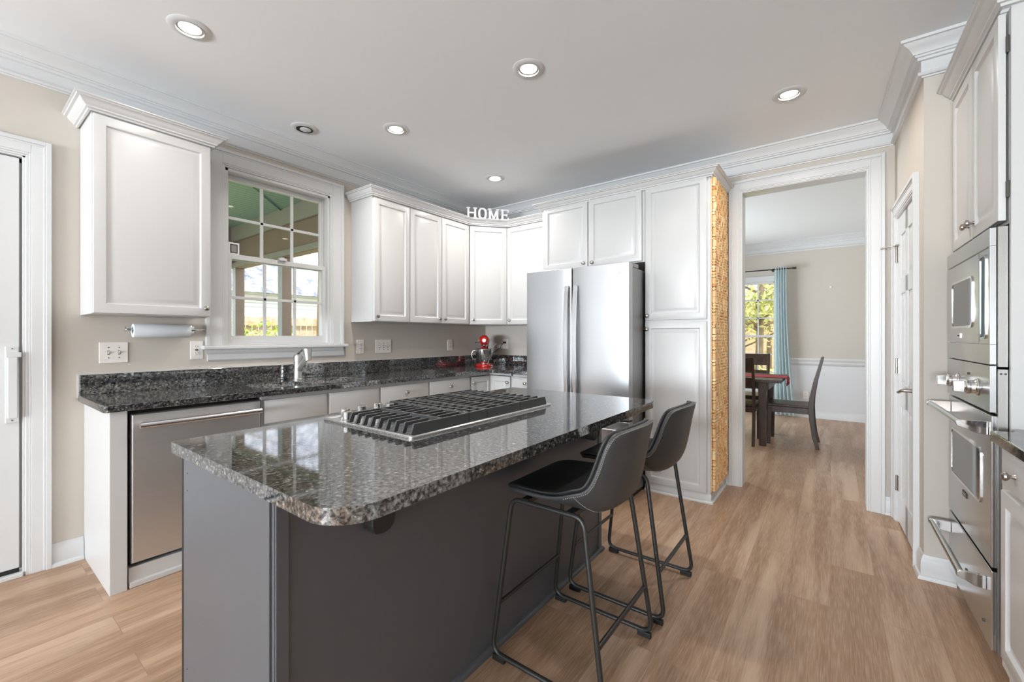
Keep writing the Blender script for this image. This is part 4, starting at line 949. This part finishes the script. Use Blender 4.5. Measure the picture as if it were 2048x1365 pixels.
# ================================================================ ovens and cabinets along the right side
FX = 0.467
tc_ = thing('oven_cabinet', (0.8, 2.65, 0), 'tall white cabinet tower housing microwave and wall oven', 'cabinet')
m = MB(); m.box(0.512, 1.118, 2.268, 2.288, 0, 2.415); m.box(0.512, 1.118, 3.004, 3.019, 0, 2.415); m.box(0.512, 1.118, 2.288, 3.004, 1.648, 2.415); m.box(0.56, 1.118, 2.288, 3.004, 0, 0.07); m.build('body', 'cab', tc_, bevel=0.001)
front(tc_, (0.505, 3.008, 1.660), (0, -1, 0), 0.352, 0.745, (-1, 0, 0), (0.318, 0.062)); front(tc_, (0.505, 2.650, 1.660), (0, -1, 0), 0.358, 0.745, (-1, 0, 0), (0.040, 0.062))
for z in (2.29, 1.77):
    m = MB(); m.box(0.503, 0.512, 2.280, 2.290, z - 0.03, z + 0.03); m.build('hinge', 'slot', tc_, bevel=0.002)
m = MB(); m.sweep([(0.492, 3.015), (0.492, 2.262), (1.12, 2.262)], CR, 2.477)
m.build('cabinet_crown_molding', 'cab', None, smooth=True, label='white crown moulding on top of the oven tower', category='molding', at=(0.492, 2.6, 2.416))

mw = thing('built_in_microwave', (0.6, 2.65, 1.14), 'stainless built-in microwave above the wall oven', 'microwave')
m = MB(); m.box(0.513, 0.95, 2.30, 2.99, 1.15, 1.635); m.build('body', 'black', mw)
m = MB(); m.box(0.486, 0.511, 2.292, 3.000, 1.130, 1.640); m.build('mounting_frame', 'steel_side', mw, bevel=0.001)
m = MB(); m.box(0.4675, 0.4845, 2.303, 3.006, 1.574, 1.640); m.box(0.4675, 0.4845, 2.303, 3.006, 1.138, 1.212); m.box(0.4675, 0.4845, 2.303, 2.312, 1.212, 1.574); m.box(0.474, 0.4845, 2.312, 3.006, 1.212, 1.574); m.build('trim_frame', 'steel_oven', mw, bevel=0.001)
Vz = (0, 0, 1)
def panel(par, name, mat, y0, y1, z0, z1, rg, x=0.474, bev=0): m = MB(); m.rings((x, y1, z0), (0, -1, 0), Vz, (-1, 0, 0), y1 - y0, z1 - z0, rg); return m.build(name, mat, par, smooth=True)
d = panel(mw, 'door', 'steel_oven', 2.447, 3.003, 1.218, 1.568, [(0, 0), (0, 0.006), (0.001, 0.007)])
def rframe(par, name, mat, y0, y1, z0, z1, x, w, t, r=0.03):
    m = MB(); o = rrect(y0, y1, z0, z1, r, 6); i = rrect(y0 + w, y1 - w, z0 + w, z1 - w, max(r - w, 0.006), 6)
    Rg = [[m.bm.verts.new((xx, a, b)) for a, b in L] for xx, L in ((x, o), (x - t, o), (x - t, i), (x, i))]
    for A, B in zip(Rg, Rg[1:]):
        for k in range(len(o)): m.bm.faces.new([A[k], A[(k + 1) % len(o)], B[(k + 1) % len(o)], B[k]])
    return m.build(name, mat, par, smooth=True)
def rpane(par, name, mat, y0, y1, z0, z1, x, r=0.025, t=0.002): m = MB(); m.prism([(x, a, b) for a, b in rrect(y0, y1, z0, z1, r, 6)], (-t, 0, 0)); return m.build(name, mat, par)
rframe(d, 'window_trim', 'chrome', 2.530, 2.895, 1.278, 1.494, 0.467, 0.010, 0.004); rpane(d, 'window_glass', 'screen', 2.539, 2.886, 1.287, 1.485, 0.467)
rpane(mw, 'control_panel', 'steel_oven', 2.316, 2.443, 1.218, 1.568, 0.474, 0.003, 0.006); rframe(mw, 'slot_trim', 'chrome', 2.345, 2.425, 1.232, 1.552, 0.468, 0.008, 0.004, 0.02); rpane(mw, 'control_slot', 'screen', 2.352, 2.418, 1.239, 1.545, 0.468, 0.015)
m = MB(); m.box(0.4640, 0.467, 2.735, 2.785, 1.234, 1.256); bd = m.build('badge', 'chrome', d, bevel=0.001)
text_mesh('badge_text', 'VIKING', 0.011, frame4((0.4636, 2.76, 1.245), (0, -1, 0), (0, 0, 1)), 0.0003, 'slot', bd)

ov = thing('wall_oven', (0.6, 2.65, 0.08), 'stainless wall oven with two knobs, open-grip handle and warming drawer', 'oven')
m = MB(); m.box(0.513, 0.98, 2.30, 2.99, 0.08, 1.125); m.build('body', 'black', ov)
m = MB(); m.box(0.486, 0.511, 2.292, 2.302, 0.08, 1.122); m.box(0.486, 0.511, 2.990, 3.000, 0.08, 1.122); m.box(0.486, 0.511, 2.302, 2.990, 0.955, 1.122); m.build('mounting_frame', 'steel_side', ov, bevel=0.001)
for x in (0.493, 0.504): m = MB(); m.lathe([(0.0035, 0), (0.0035, 0.0015), (0.002, 0.002)], (x, 2.292, 1.105), (0, -1, 0), 10); m.build('screw', 'slot', ov)
m = MB(); m.box(0.4675, 0.4845, 2.303, 3.006, 0.962, 1.133); pn = m.build('control_panel', 'steel_oven', ov, bevel=0.001)
for y in (2.79, 2.465):
    m = MB(); m.lathe([(0.034, 0), (0.034, 0.004), (0.028, 0.008), (0.026, 0.022), (0.029, 0.024), (0.029, 0.034), (0.022, 0.036), (0.022, 0.040)], (0.4675, y, 1.040), (-1, 0, 0), 22)
    m.hexa([(0.430, y - 0.010, 1.017), (0.430, y + 0.010, 1.017), (0.430, y + 0.010, 1.063), (0.430, y - 0.010, 1.063)], [(0.398, y - 0.008, 1.020), (0.398, y + 0.008, 1.020), (0.398, y + 0.008, 1.060), (0.398, y - 0.008, 1.060)]); m.build('control_knob', 'chrome', pn, bevel=0.0015, smooth=True)
m = MB(); m.lathe([(0.005, 0), (0.005, 0.004), (0, 0.005)], (0.4675, 2.60, 1.085), (-1, 0, 0), 10); m.build('indicator', 'slot', pn, smooth=True)
m = MB(); m.box(0.472, 0.508, 2.306, 3.004, 0.392, 0.950); od = m.build('oven_door', 'steel_oven', ov, bevel=0.003)
rframe(od, 'window_trim', 'chrome', 2.432, 2.940, 0.585, 0.806, 0.472, 0.009, 0.004, 0.03); rpane(od, 'window_glass', 'screen', 2.440, 2.932, 0.593, 0.798, 0.472)
m = MB(); m.box(0.4690, 0.472, 2.652, 2.722, 0.538, 0.560); bd = m.build('badge', 'slot', od, bevel=0.001)
text_mesh('badge_text', 'VIKING', 0.014, frame4((0.4686, 2.687, 0.549), (0, -1, 0), (0, 0, 1)), 0.0003, 'chrome', bd)
def grip(par, z, y0, y1, x=0.400, xf=0.472):
    m = MB(); m.cyl((x, y0 + 0.004, z), (x, y1 - 0.004, z), 0.0125, 18); m.build('handle', 'steel_oven', par, smooth=True)
    for y in (y0, y1):
        m = MB(); t = 0.007
        P = [(xf, z + 0.016), (x, z + 0.015)] + [(x - 0.015 * math.sin(a), z + 0.015 * math.cos(a)) for a in (0.6, 1.2, 1.8, 2.4)] + [(x + 0.01, z - 0.018), (x + 0.035, z - 0.032), (xf, z - 0.036)]
        m.prism([(a, y - t, b) for a, b in P], (0, 2 * t, 0)); m.build('handle_bracket', 'chrome', par, bevel=0.002, smooth=True)
grip(od, 0.908, 2.345, 2.965)
m = MB(); m.box(0.472, 0.508, 2.306, 3.004, 0.086, 0.378); dr = m.build('warming_drawer', 'steel_oven', ov, bevel=0.003)
grip(dr, 0.318, 2.372, 2.960, 0.405)
m = MB(); m.box(0.4690, 0.472, 2.602, 2.672, 0.205, 0.232); bd = m.build('badge', 'slot', dr, bevel=0.001)
text_mesh('badge_text', 'VIKING', 0.014, frame4((0.4686, 2.637, 0.2185), (0, -1, 0), (0, 0, 1)), 0.0003, 'chrome', bd)
m = MB(); m.cyl((0.472, 2.40, 0.15), (0.468, 2.40, 0.15), 0.006, 12); m.build('drawer_lock', 'slot', dr, smooth=True)

rb = thing('base_cabinet', (0.8, 1.6, 0), 'white base cabinet at the right edge, under the small granite counter', 'cabinet')
m = MB(); m.box(0.477, 1.118, 0.95, 2.205, 0.10, 0.878); m.box(0.55, 1.118, 0.95, 2.205, 0.0, 0.10); m.build('body', 'cab', rb, bevel=0.001)
for y1 in (2.122, 1.60):
    front(rb, (0.477, y1, 0.746), (0, -1, 0), 0.50, 0.126, (-1, 0, 0), (0.135 if y1 > 2 else 0.25, 0.058), SLAB, 'drawer')
    front(rb, (0.477, y1 + 0.008, 0.165), (0, -1, 0), 0.512, 0.563, (-1, 0, 0), (0.47, 0.50))
rc = thing('countertop', (0.8, 1.6, 0.88), 'small dark granite counter beside the oven tower at right edge', 'countertop')
m = MB(); m.slab([(0.442, 0.94), (1.119, 0.94), (1.119, 2.262), (0.52, 2.262), (0.50, 2.192), (0.452, 2.187), (0.442, 2.176)], [], 0.879, 0.914); m.build('worktop', 'granite', rc, bevel=0.003)

# ================================================================ recessed ceiling lights
def downlight(x, y, label, lit=True, energy=7.4):
    t = thing('recessed_light', (x, y, H), label, 'ceiling light', None)
    m = MB(); m.lathe([(0.056, 0.001), (0.057, 0.0065), (0.060, 0.0075), (0.084, 0.0045), (0.091, 0.001), (0.091, -0.0005)], (x, y, H), (0, 0, -1), 36, capped=False); m.lathe([(0.0555, 0.0), (0.0565, 0.010), (0.0600, 0.010)], (x, y, H), (0, 0, -1), 36, capped=False); m.build('trim_ring', 'trim', t, smooth=True)
    if lit:
        m = MB(); m.lathe([(0.056, 0.004), (0.046, 0.0015)], (x, y, H), (0, 0, -1), 32, capped=False); m.build('baffle', 'nickel', t, smooth=True)
        m = MB(); m.lathe([(0.046, 0.0015), (0.035, 0.006), (0.018, 0.009), (0, 0.010)], (x, y, H), (0, 0, -1), 28, capped=False); m.build('bulb', 'lamp', t, smooth=True)
        light('lamp_' + label.split()[0], 'AREA', (x, y, H - 0.03), (0, 0, 0), energy, (1.0, 0.95, 0.90), shape='DISK', size=0.10, spread=math.radians(150))
    else:
        m = MB(); m.lathe([(0.0545, 0.002), (0.0545, 0.0102), (0, 0.0102)], (x, y, H), (0, 0, -1), 32, capped=False); m.build('socket', 'black', t, smooth=True)
        m = MB(); m.lathe([(0.037, 0.0095), (0.037, 0.012), (0.032, 0.0145), (0, 0.0155)], (x + 0.006, y + 0.004, H), (0, 0, -1), 28); m.build('bulb', 'trim', t, smooth=True)
downlight(-2.500, 0.722, 'lit round recessed light in front of the left wall cabinet, largest of them', True, 3.6)
downlight(-1.358, 1.971, 'lit round recessed light above the cooktop end of the island, mid ceiling')
downlight(-0.207, 3.140, 'lit round recessed light in the ceiling nearest the dining doorway')
downlight(-2.518, 1.965, 'lit round recessed light near the unlit one, out from the window')
downlight(-2.543, 3.132, 'lit round recessed light over the corner, above the HOME letters')
downlight(-3.040, 1.565, 'unlit recessed light with dark socket above the sink', False)
# ================================================================ dining room
tb = thing('dining_table', (-1.2, 5.97, 0), 'dark wood dining table seen through the doorway', 'table')
m = MB(); m.box(-2.05, -0.435, 5.52, 6.46, 0.725, 0.758); m.build('tabletop', 'espresso', tb, bevel=0.004)
m = MB(); m.box(-1.93, -0.56, 5.635, 5.66, 0.64, 0.725); m.box(-1.93, -0.56, 6.32, 6.345, 0.64, 0.725); m.box(-0.585, -0.56, 5.66, 6.32, 0.64, 0.725); m.box(-1.93, -1.905, 5.66, 6.32, 0.64, 0.725); m.build('apron', 'espresso', tb)
for x in (-1.93, -0.62):
    for y in (5.60, 6.33):
        m = MB(); s = 0.043; c = 0.034; m.hexa([(x - c, y - c, 0), (x + c, y - c, 0), (x + c, y + c, 0), (x - c, y + c, 0)], [(x - s, y - s, 0.725), (x + s, y - s, 0.725), (x + s, y + s, 0.725), (x - s, y + s, 0.725)]); m.build('leg', 'espresso', tb, bevel=0.002)
m = MB(); n = 18; rows = []
for k in range(n + 1):
    x = -2.0 + (1.585) * k / n; rows.append([(x, 5.83, 0.7615), (x, 6.20, 0.7615)])
rows += [[(-0.412, 5.83, 0.757), (-0.412, 6.20, 0.757)], [(-0.405, 5.82, 0.735), (-0.400, 6.21, 0.735)], [(-0.408, 5.815, 0.700), (-0.402, 6.215, 0.700)]]
V = [[m.bm.verts.new((x, y0 + (y - y0) * 1.0, z)) for x, y, z in (a, b)] for (a, b) in rows for y0 in (0,)]
for a, b in zip(V, V[1:]): m.bm.faces.new([a[0], a[1], b[1], b[0]])
for k in range(24):
    y = 5.82 + 0.39 * k / 23; m.tube([(-0.406, y, 0.702), (-0.405 + random.uniform(-.004, .006), y + random.uniform(-.006, .006), 0.672)], 0.003, 5)
m.build('table_runner', 'runner', None, label='red fringed table runner hanging over the dining table end', category='table runner', at=(-1.2, 6.0, 0.76))

def make_dchair(label):
    """chair facing +y, built about the origin: back posts at y = 0"""
    t = thing('dining_chair', (0, 0, 0), label, 'chair')
    def post(name, pts, w=0.030):
        m = MB(); L = []
        for x, y, z, d in pts: L.append([m.bm.verts.new(p) for p in ((x - w / 2, y - d / 2, z), (x + w / 2, y - d / 2, z), (x + w / 2, y + d / 2, z), (x - w / 2, y + d / 2, z))])
        for a, b in zip(L, L[1:]):
            for k in range(4): m.bm.faces.new([a[k], a[(k + 1) % 4], b[(k + 1) % 4], b[k]])
        m.bm.faces.new(L[0][::-1]); m.bm.faces.new(L[-1]); return m.build(name, 'espresso', t, bevel=0.003)
    for x in (-0.205, 0.205):
        post('leg', [(x, -0.030, 0, 0.034), (x, 0.000, 0.12, 0.040), (x, 0.022, 0.30, 0.046), (x, 0.030, 0.43, 0.052), (x, 0.022, 0.55, 0.048), (x, -0.010, 0.74, 0.040), (x, -0.060, 0.95, 0.030), (x, -0.072, 1.005, 0.026)])
        m = MB(); m.hexa([(x - 0.017, 0.415, 0), (x + 0.017, 0.415, 0), (x + 0.017, 0.449, 0), (x - 0.017, 0.449, 0)], [(x - 0.022, 0.408, 0.42), (x + 0.022, 0.408, 0.42), (x + 0.022, 0.452, 0.42), (x - 0.022, 0.452, 0.42)]); m.build('leg', 'espresso', t, bevel=0.003)
    m = MB(); m.box(-0.215, 0.215, 0.030, 0.475, 0.440, 0.468); m.build('seat', 'espresso', t, bevel=0.008)
    m = MB(); m.box(-0.20, 0.20, 0.020, 0.040, 0.375, 0.440); m.box(-0.20, 0.20, 0.425, 0.445, 0.375, 0.440); m.box(-0.215, -0.195, 0.03, 0.44, 0.375, 0.440); m.box(0.195, 0.215, 0.03, 0.44, 0.375, 0.440); m.build('seat_frame', 'espresso', t)
    def slat(z0, z1, ya, yb):
        m = MB(); m.hexa([(-0.19, ya - 0.010, z0), (0.19, ya - 0.010, z0), (0.19, ya + 0.010, z0), (-0.19, ya + 0.010, z0)], [(-0.19, yb - 0.010, z1), (0.19, yb - 0.010, z1), (0.19, yb + 0.010, z1), (-0.19, yb + 0.010, z1)]); m.build('back_slat', 'espresso', t, bevel=0.002)
    slat(0.845, 1.000, -0.035, -0.071); slat(0.650, 0.775, 0.006, -0.016)
    return t
ch = make_dchair('dark wood dining chair with its back to us, cut by the door frame')
ch.location = (-0.905, 5.505, 0)
copy_tree(ch, None, (-0.895, 6.83, 0), PI, 'dark wood dining chair behind the table, in front of the window')
copy_tree(ch, None, (-0.145, 5.965, 0), PI / 2, 'dark wood dining chair in side view at the table end')

# curtain and rod
cu = MB(); rows = []; NZ, NX = 14, 60
for i in range(NZ + 1):
    v = i / NZ; z = 0.02 + (2.335 - 0.02) * v; w = 0.165 + 0.12 * (1 - v) ** 2.2; xc = -0.632 + 0.050 * (1 - v) ** 2
    rows.append([cu.bm.verts.new((xc - w / 2 + w * j / NX, DY - 0.085 + (0.022 + 0.008 * (1 - v)) * math.sin(j / NX * 2 * PI * 5 + 0.6 * math.sin(v * 3)), z)) for j in range(NX + 1)])
for a, b in zip(rows, rows[1:]):
    for j in range(NX): cu.bm.faces.new([a[j], a[j + 1], b[j + 1], b[j]])
cu.build('curtain', 'curtain', None, smooth='all', label='sheer aqua blue curtain panel beside the dining window', category='curtain', at=(-0.63, DY - 0.085, 0.02))
rod = thing('curtain_rod', (-1.2, DY - 0.085, 2.305), 'dark metal curtain rod above the dining window', 'curtain rod')
m = MB(); m.cyl((-2.0, DY - 0.085, 2.305), (-0.475, DY - 0.085, 2.305), 0.009, 12); m.build('pole', 'black_metal', rod, smooth=True)
m = MB(); m.cyl((-0.475, DY - 0.085, 2.305), (-0.425, DY - 0.085, 2.305), 0.016, 12); m.build('finial', 'black_metal', rod, smooth=True)
m = MB(); m.lathe([(0.026, 0), (0.026, 0.008), (0.012, 0.010), (0.008, 0.080)], (-0.735, DY, 2.305), (0, -1, 0), 14); m.lathe([(0.020, -0.008), (0.024, 0), (0.020, 0.008)], (-0.735, DY - 0.085, 2.305), (0, 0, 1), 14); m.build('bracket', 'black_metal', rod, smooth=True)
plate('wall_outlet', 'white outlet low on the dining room wainscot', lambda a, o, z: (a, DY - 0.0065 - o, z), -0.345, -0.268, 0.282, 0.400, 'o', 1)
wa = thing('wall_hook', (0.0, DY, 1.98), 'tiny white hook on the beige dining room wall', 'hook')
m = MB(); m.box(-0.012, 0.012, DY - 0.008, DY, 1.972, 2.000); m.build('hook_shape', 'plastic', wa, bevel=0.003)

# ================================================================ outside the kitchen window: covered porch and yard
m = MB(); m.box(-60, W - WT, -30, 60, -0.35, -0.30); m.box(W - WT, 30, 8.12, 60, -0.35, -0.30); m.build('lawn', 'grass', None, label='sunlit lawn with fallen leaves around the house', category='lawn', kind='stuff')
po = thing('porch', (-5.8, 1.5, 2.4), 'covered porch with pale green beadboard ceiling outside the kitchen window', 'porch')
m = MB(); m.box(-8.35, W - WT - 0.01, -1.6, 3.0, 3.10, 3.16); m.build('ceiling', 'green_bead', po)
m = MB(); m.hexa([(-5.40, 2.02, 3.075), (-5.48, 2.10, 3.075), (-6.5, 3.02, 3.075), (-6.42, 2.94, 3.075)][::-1], [(-5.40, 2.02, 3.10), (-5.48, 2.10, 3.10), (-6.5, 3.02, 3.10), (-6.42, 2.94, 3.10)][::-1]); m.build('batten', 'green_bead', po)
m = MB(); m.box(-8.35, W - WT - 0.01, 3.0, 3.14, 2.42, 3.00); m.build('beam', 'brown', po, bevel=0.004)
m = MB(); m.box(-8.35, W - WT - 0.01, 2.950, 2.985, 2.86, 3.10); m.box(-8.35, W - WT - 0.01, 2.965, 2.985, 2.42, 2.50); m.build('fascia', 'beige_board', po, bevel=0.003)
m = MB(); m.box(-8.35, -8.2, -1.6, 2.965, 2.42, 3.10); m.build('end_beam', 'brown', po)
for x, y in ((-6.535, 3.07), (-8.20, 3.07), (-8.20, 0.2)):
    m = MB(); m.box(x - 0.055, x + 0.055, y - 0.07, y + 0.07, -0.12, 2.42); ps = m.build('post', 'brown', po, bevel=0.003)
    m = MB(); m.box(x - 0.060, x + 0.058, y - 0.078, y - 0.0705, -0.12, 2.42); m.build('corner_board', 'post_paint', ps)
m = MB(); m.box(-8.5, W - WT, -1.6, 3.25, -0.30, -0.12); m.build('deck', 'beige_board', po)
# picket fence: boards of one run
fe = thing('wooden_fence', (-12.0, 6, -0.3), 'weathered wooden board fence behind the yard', 'fence')
def run(m, a, b, h, name):
    a, b = Vector(a), Vector(b); L = (b - a).length; d = (b - a) / L; nn = Vector((-d.y, d.x)); k = 0.0; i = 0
    while k < L:
        p = a + d * k; q = a + d * min(k + 0.135, L); hh = h + 0.015 * math.sin(i * 1.7)
        m.hexa([(p.x, p.y, -0.3), (q.x, q.y, -0.3), (q.x + nn.x * .02, q.y + nn.y * .02, -0.3), (p.x + nn.x * .02, p.y + nn.y * .02, -0.3)], [(p.x, p.y, hh), (q.x, q.y, hh), (q.x + nn.x * .02, q.y + nn.y * .02, hh), (p.x + nn.x * .02, p.y + nn.y * .02, hh)])
        k += 0.15; i += 1
m = MB(); run(m, (-14.5, -3.0), (-11.0, 10.5), 1.78, 'f'); m.build('boards', 'fence', fe)
m = MB()
for z in (0.0, 0.75, 1.55):
    a, b = Vector((-14.42, -3.0)), Vector((-10.92, 10.5)); m.hexa([(a.x, a.y, z), (b.x, b.y, z), (b.x + .04, b.y, z), (a.x + .04, a.y, z)], [(a.x, a.y, z + .09), (b.x, b.y, z + .09), (b.x + .04, b.y, z + .09), (a.x + .04, a.y, z + .09)])
m.build('rail', 'fence', fe)
nb = thing('neighbor_house', (-21, 9, -0.3), 'pale neighbouring house with a big light grey roof beyond the fence', 'house')
m = MB(); m.box(-26, -17.5, -2, 19, -0.3, 3.0); m.build('wall', 'siding', nb)
m = MB(); m.hexa([(-27, -3, 2.9), (-17.0, -3, 2.9), (-17.0, 20, 2.9), (-27, 20, 2.9)], [(-22.2, -2.2, 8.2), (-21.8, -2.2, 8.2), (-21.8, 19.2, 8.2), (-22.2, 19.2, 8.2)]); m.build('roof', 'roof', nb)
def leaf_tree(name, loc, h, spread, nleaf, leafmat, label, category, trunk_r=0.15, leaf=0.10, z0=0.35, seed=1, branch=9, group=None):
    R = random.Random(seed); x, y, z = loc
    t = thing(name, loc, label, category, group)
    m = MB(); tips = []
    if trunk_r:
        m.tube([(x, y, z + 0.02), (x + R.uniform(-.1, .1), y + R.uniform(-.1, .1), z + h * 0.45), (x + R.uniform(-.3, .3), y + R.uniform(-.3, .3), z + h * 0.95)], trunk_r, 10, radii=[trunk_r, trunk_r * .75, trunk_r * .25])
        for k in range(branch):
            zz = z + h * R.uniform(z0, 0.85); a = R.uniform(0, 2 * PI); L = spread * R.uniform(0.6, 1.0)
            p = Vector((x, y, zz)); q = p + Vector((math.cos(a) * L * .5, math.sin(a) * L * .5, L * .25)); r_ = p + Vector((math.cos(a) * L, math.sin(a) * L, L * R.uniform(.25, .6)))
            m.tube([p, q, r_], trunk_r * .3, 6, radii=[trunk_r * .35, trunk_r * .2, trunk_r * .05]); tips += [q, r_, (q + r_) / 2]
            for j in range(3):
                a2 = a + R.uniform(-1, 1); s_ = q.lerp(r_, R.random()); e = s_ + Vector((math.cos(a2), math.sin(a2), R.uniform(-.1, .6))) * L * .4; m.tube([s_, e], trunk_r * .08, 5, radii=[trunk_r * .1, trunk_r * .03]); tips.append(e)
        m.build('trunk', 'bark', t, smooth='all')
    if nleaf:
        m = MB()
        for k in range(nleaf):
            if tips: c_ = R.choice(tips) + Vector((R.gauss(0, .22), R.gauss(0, .22), R.gauss(0, .18))) * spread * .5
            else:
                a = R.uniform(0, 2 * PI); rr = spread * math.sqrt(R.random()); c_ = Vector((x + math.cos(a) * rr, y + math.sin(a) * rr, z + h * R.uniform(0.05, 1) * (1 - 0.55 * (rr / spread) ** 2)))
            u = Vector((R.gauss(0, 1), R.gauss(0, 1), R.gauss(0, 1))).normalized(); w = u.orthogonal().normalized(); s_ = leaf * R.uniform(.6, 1.2)
            m.poly([c_ - u * s_, c_ + w * s_ * .45, c_ + u * s_, c_ - w * s_ * .45])
        m.build('foliage', leafmat, t, recalc=False)
    return t
leaf_tree('shrub', (-10.2, 4.35, -0.3), 1.90, 1.2, 3500, 'leaf_bush', 'bright green leafy shrub in front of the fence', 'shrub', 0, 0.05, seed=5)
leaf_tree('bare_tree', (-10.5, 5.78, -0.3), 7.5, 2.6, 500, 'leaf_gold', 'nearly bare tree trunk standing at the right of the yard', 'tree', 0.10, 0.05, 0.55, seed=8, branch=16)
leaf_tree('bare_tree', (-15.8, 5.0, -0.3), 8.5, 3.4, 250, 'leaf_gold', 'bare branching tree in front of the neighbouring roof', 'tree', 0.15, 0.05, 0.4, seed=12, branch=22)
leaf_tree('bare_tree', (-14.0, 1.0, -0.3), 8.5, 3.4, 250, 'leaf_gold', 'bare tree beyond the left part of the kitchen window', 'tree', 0.15, 0.05, 0.4, seed=14, branch=18)
# outside the dining window
sp_ = [(-1.5, 12.5, 5.5, 1.8, 2600, 'leaf_green'), (-2.6, 14.5, 6.5, 2.2, 2600, 'leaf_gold'), (-0.9, 16.0, 7.0, 2.4, 2600, 'leaf_green'), (-3.6, 17.5, 7.0, 2.6, 2400, 'leaf_green'), (-2.0, 20.0, 8.0, 3.0, 3000, 'leaf_gold'), (-4.6, 13.2, 5.0, 1.9, 2000, 'leaf_gold')]
nm = ['green-leaved tree nearest the dining window', 'gold-leaved tree behind the nearest green tree outside the dining window', 'tall green tree at the right of the dining window view', 'green tree far left beyond the dining window', 'broad gold-leaved tree farthest from the dining window', 'gold-leaved tree to the left outside the dining window']
for k, (x, y, h_, s_, n_, mt) in enumerate(sp_): leaf_tree('garden_tree', (x, y, -0.3), h_, s_, n_, mt, nm[k], 'tree', 0.10, 0.085, 0.12, seed=20 + k, branch=20)
leaf_tree('shrub', (-1.6, 10.8, -0.3), 1.0, 1.0, 1800, 'leaf_green', 'low green shrub just outside the dining window', 'shrub', 0, 0.05, seed=31)
m = MB(); m.box(-14, 8, 24, 24.3, -0.29, 2.2); m.build('board_fence', 'fence', None, label='tan board fence far behind the garden trees', category='fence', at=(-3, 24, -0.3))
GROUPS = {'bar_stool': 'bar stools along the island', 'dining_chair': 'dining chairs around the table', 'recessed_light': 'recessed lights in the kitchen ceiling', 'decorative_letter': 'letters spelling HOME',
    'wall_cabinet': 'wall cabinets on the window side', 'base_cabinet': 'white base cabinets', 'wall_outlet': 'white wall outlets', 'switch_plate': 'white switch plates', 'cabinet_crown_molding': 'crown mouldings on the cabinets',
    'garden_tree': 'trees outside the dining window', 'bare_tree': 'bare trees behind the porch', 'countertop': 'granite counters along the walls'}
for o in bpy.data.objects:
    k = o.name.split('.')[0]
    if o.parent is None and k in GROUPS: o['group'] = GROUPS[k]
bpy.context.view_layer.update()
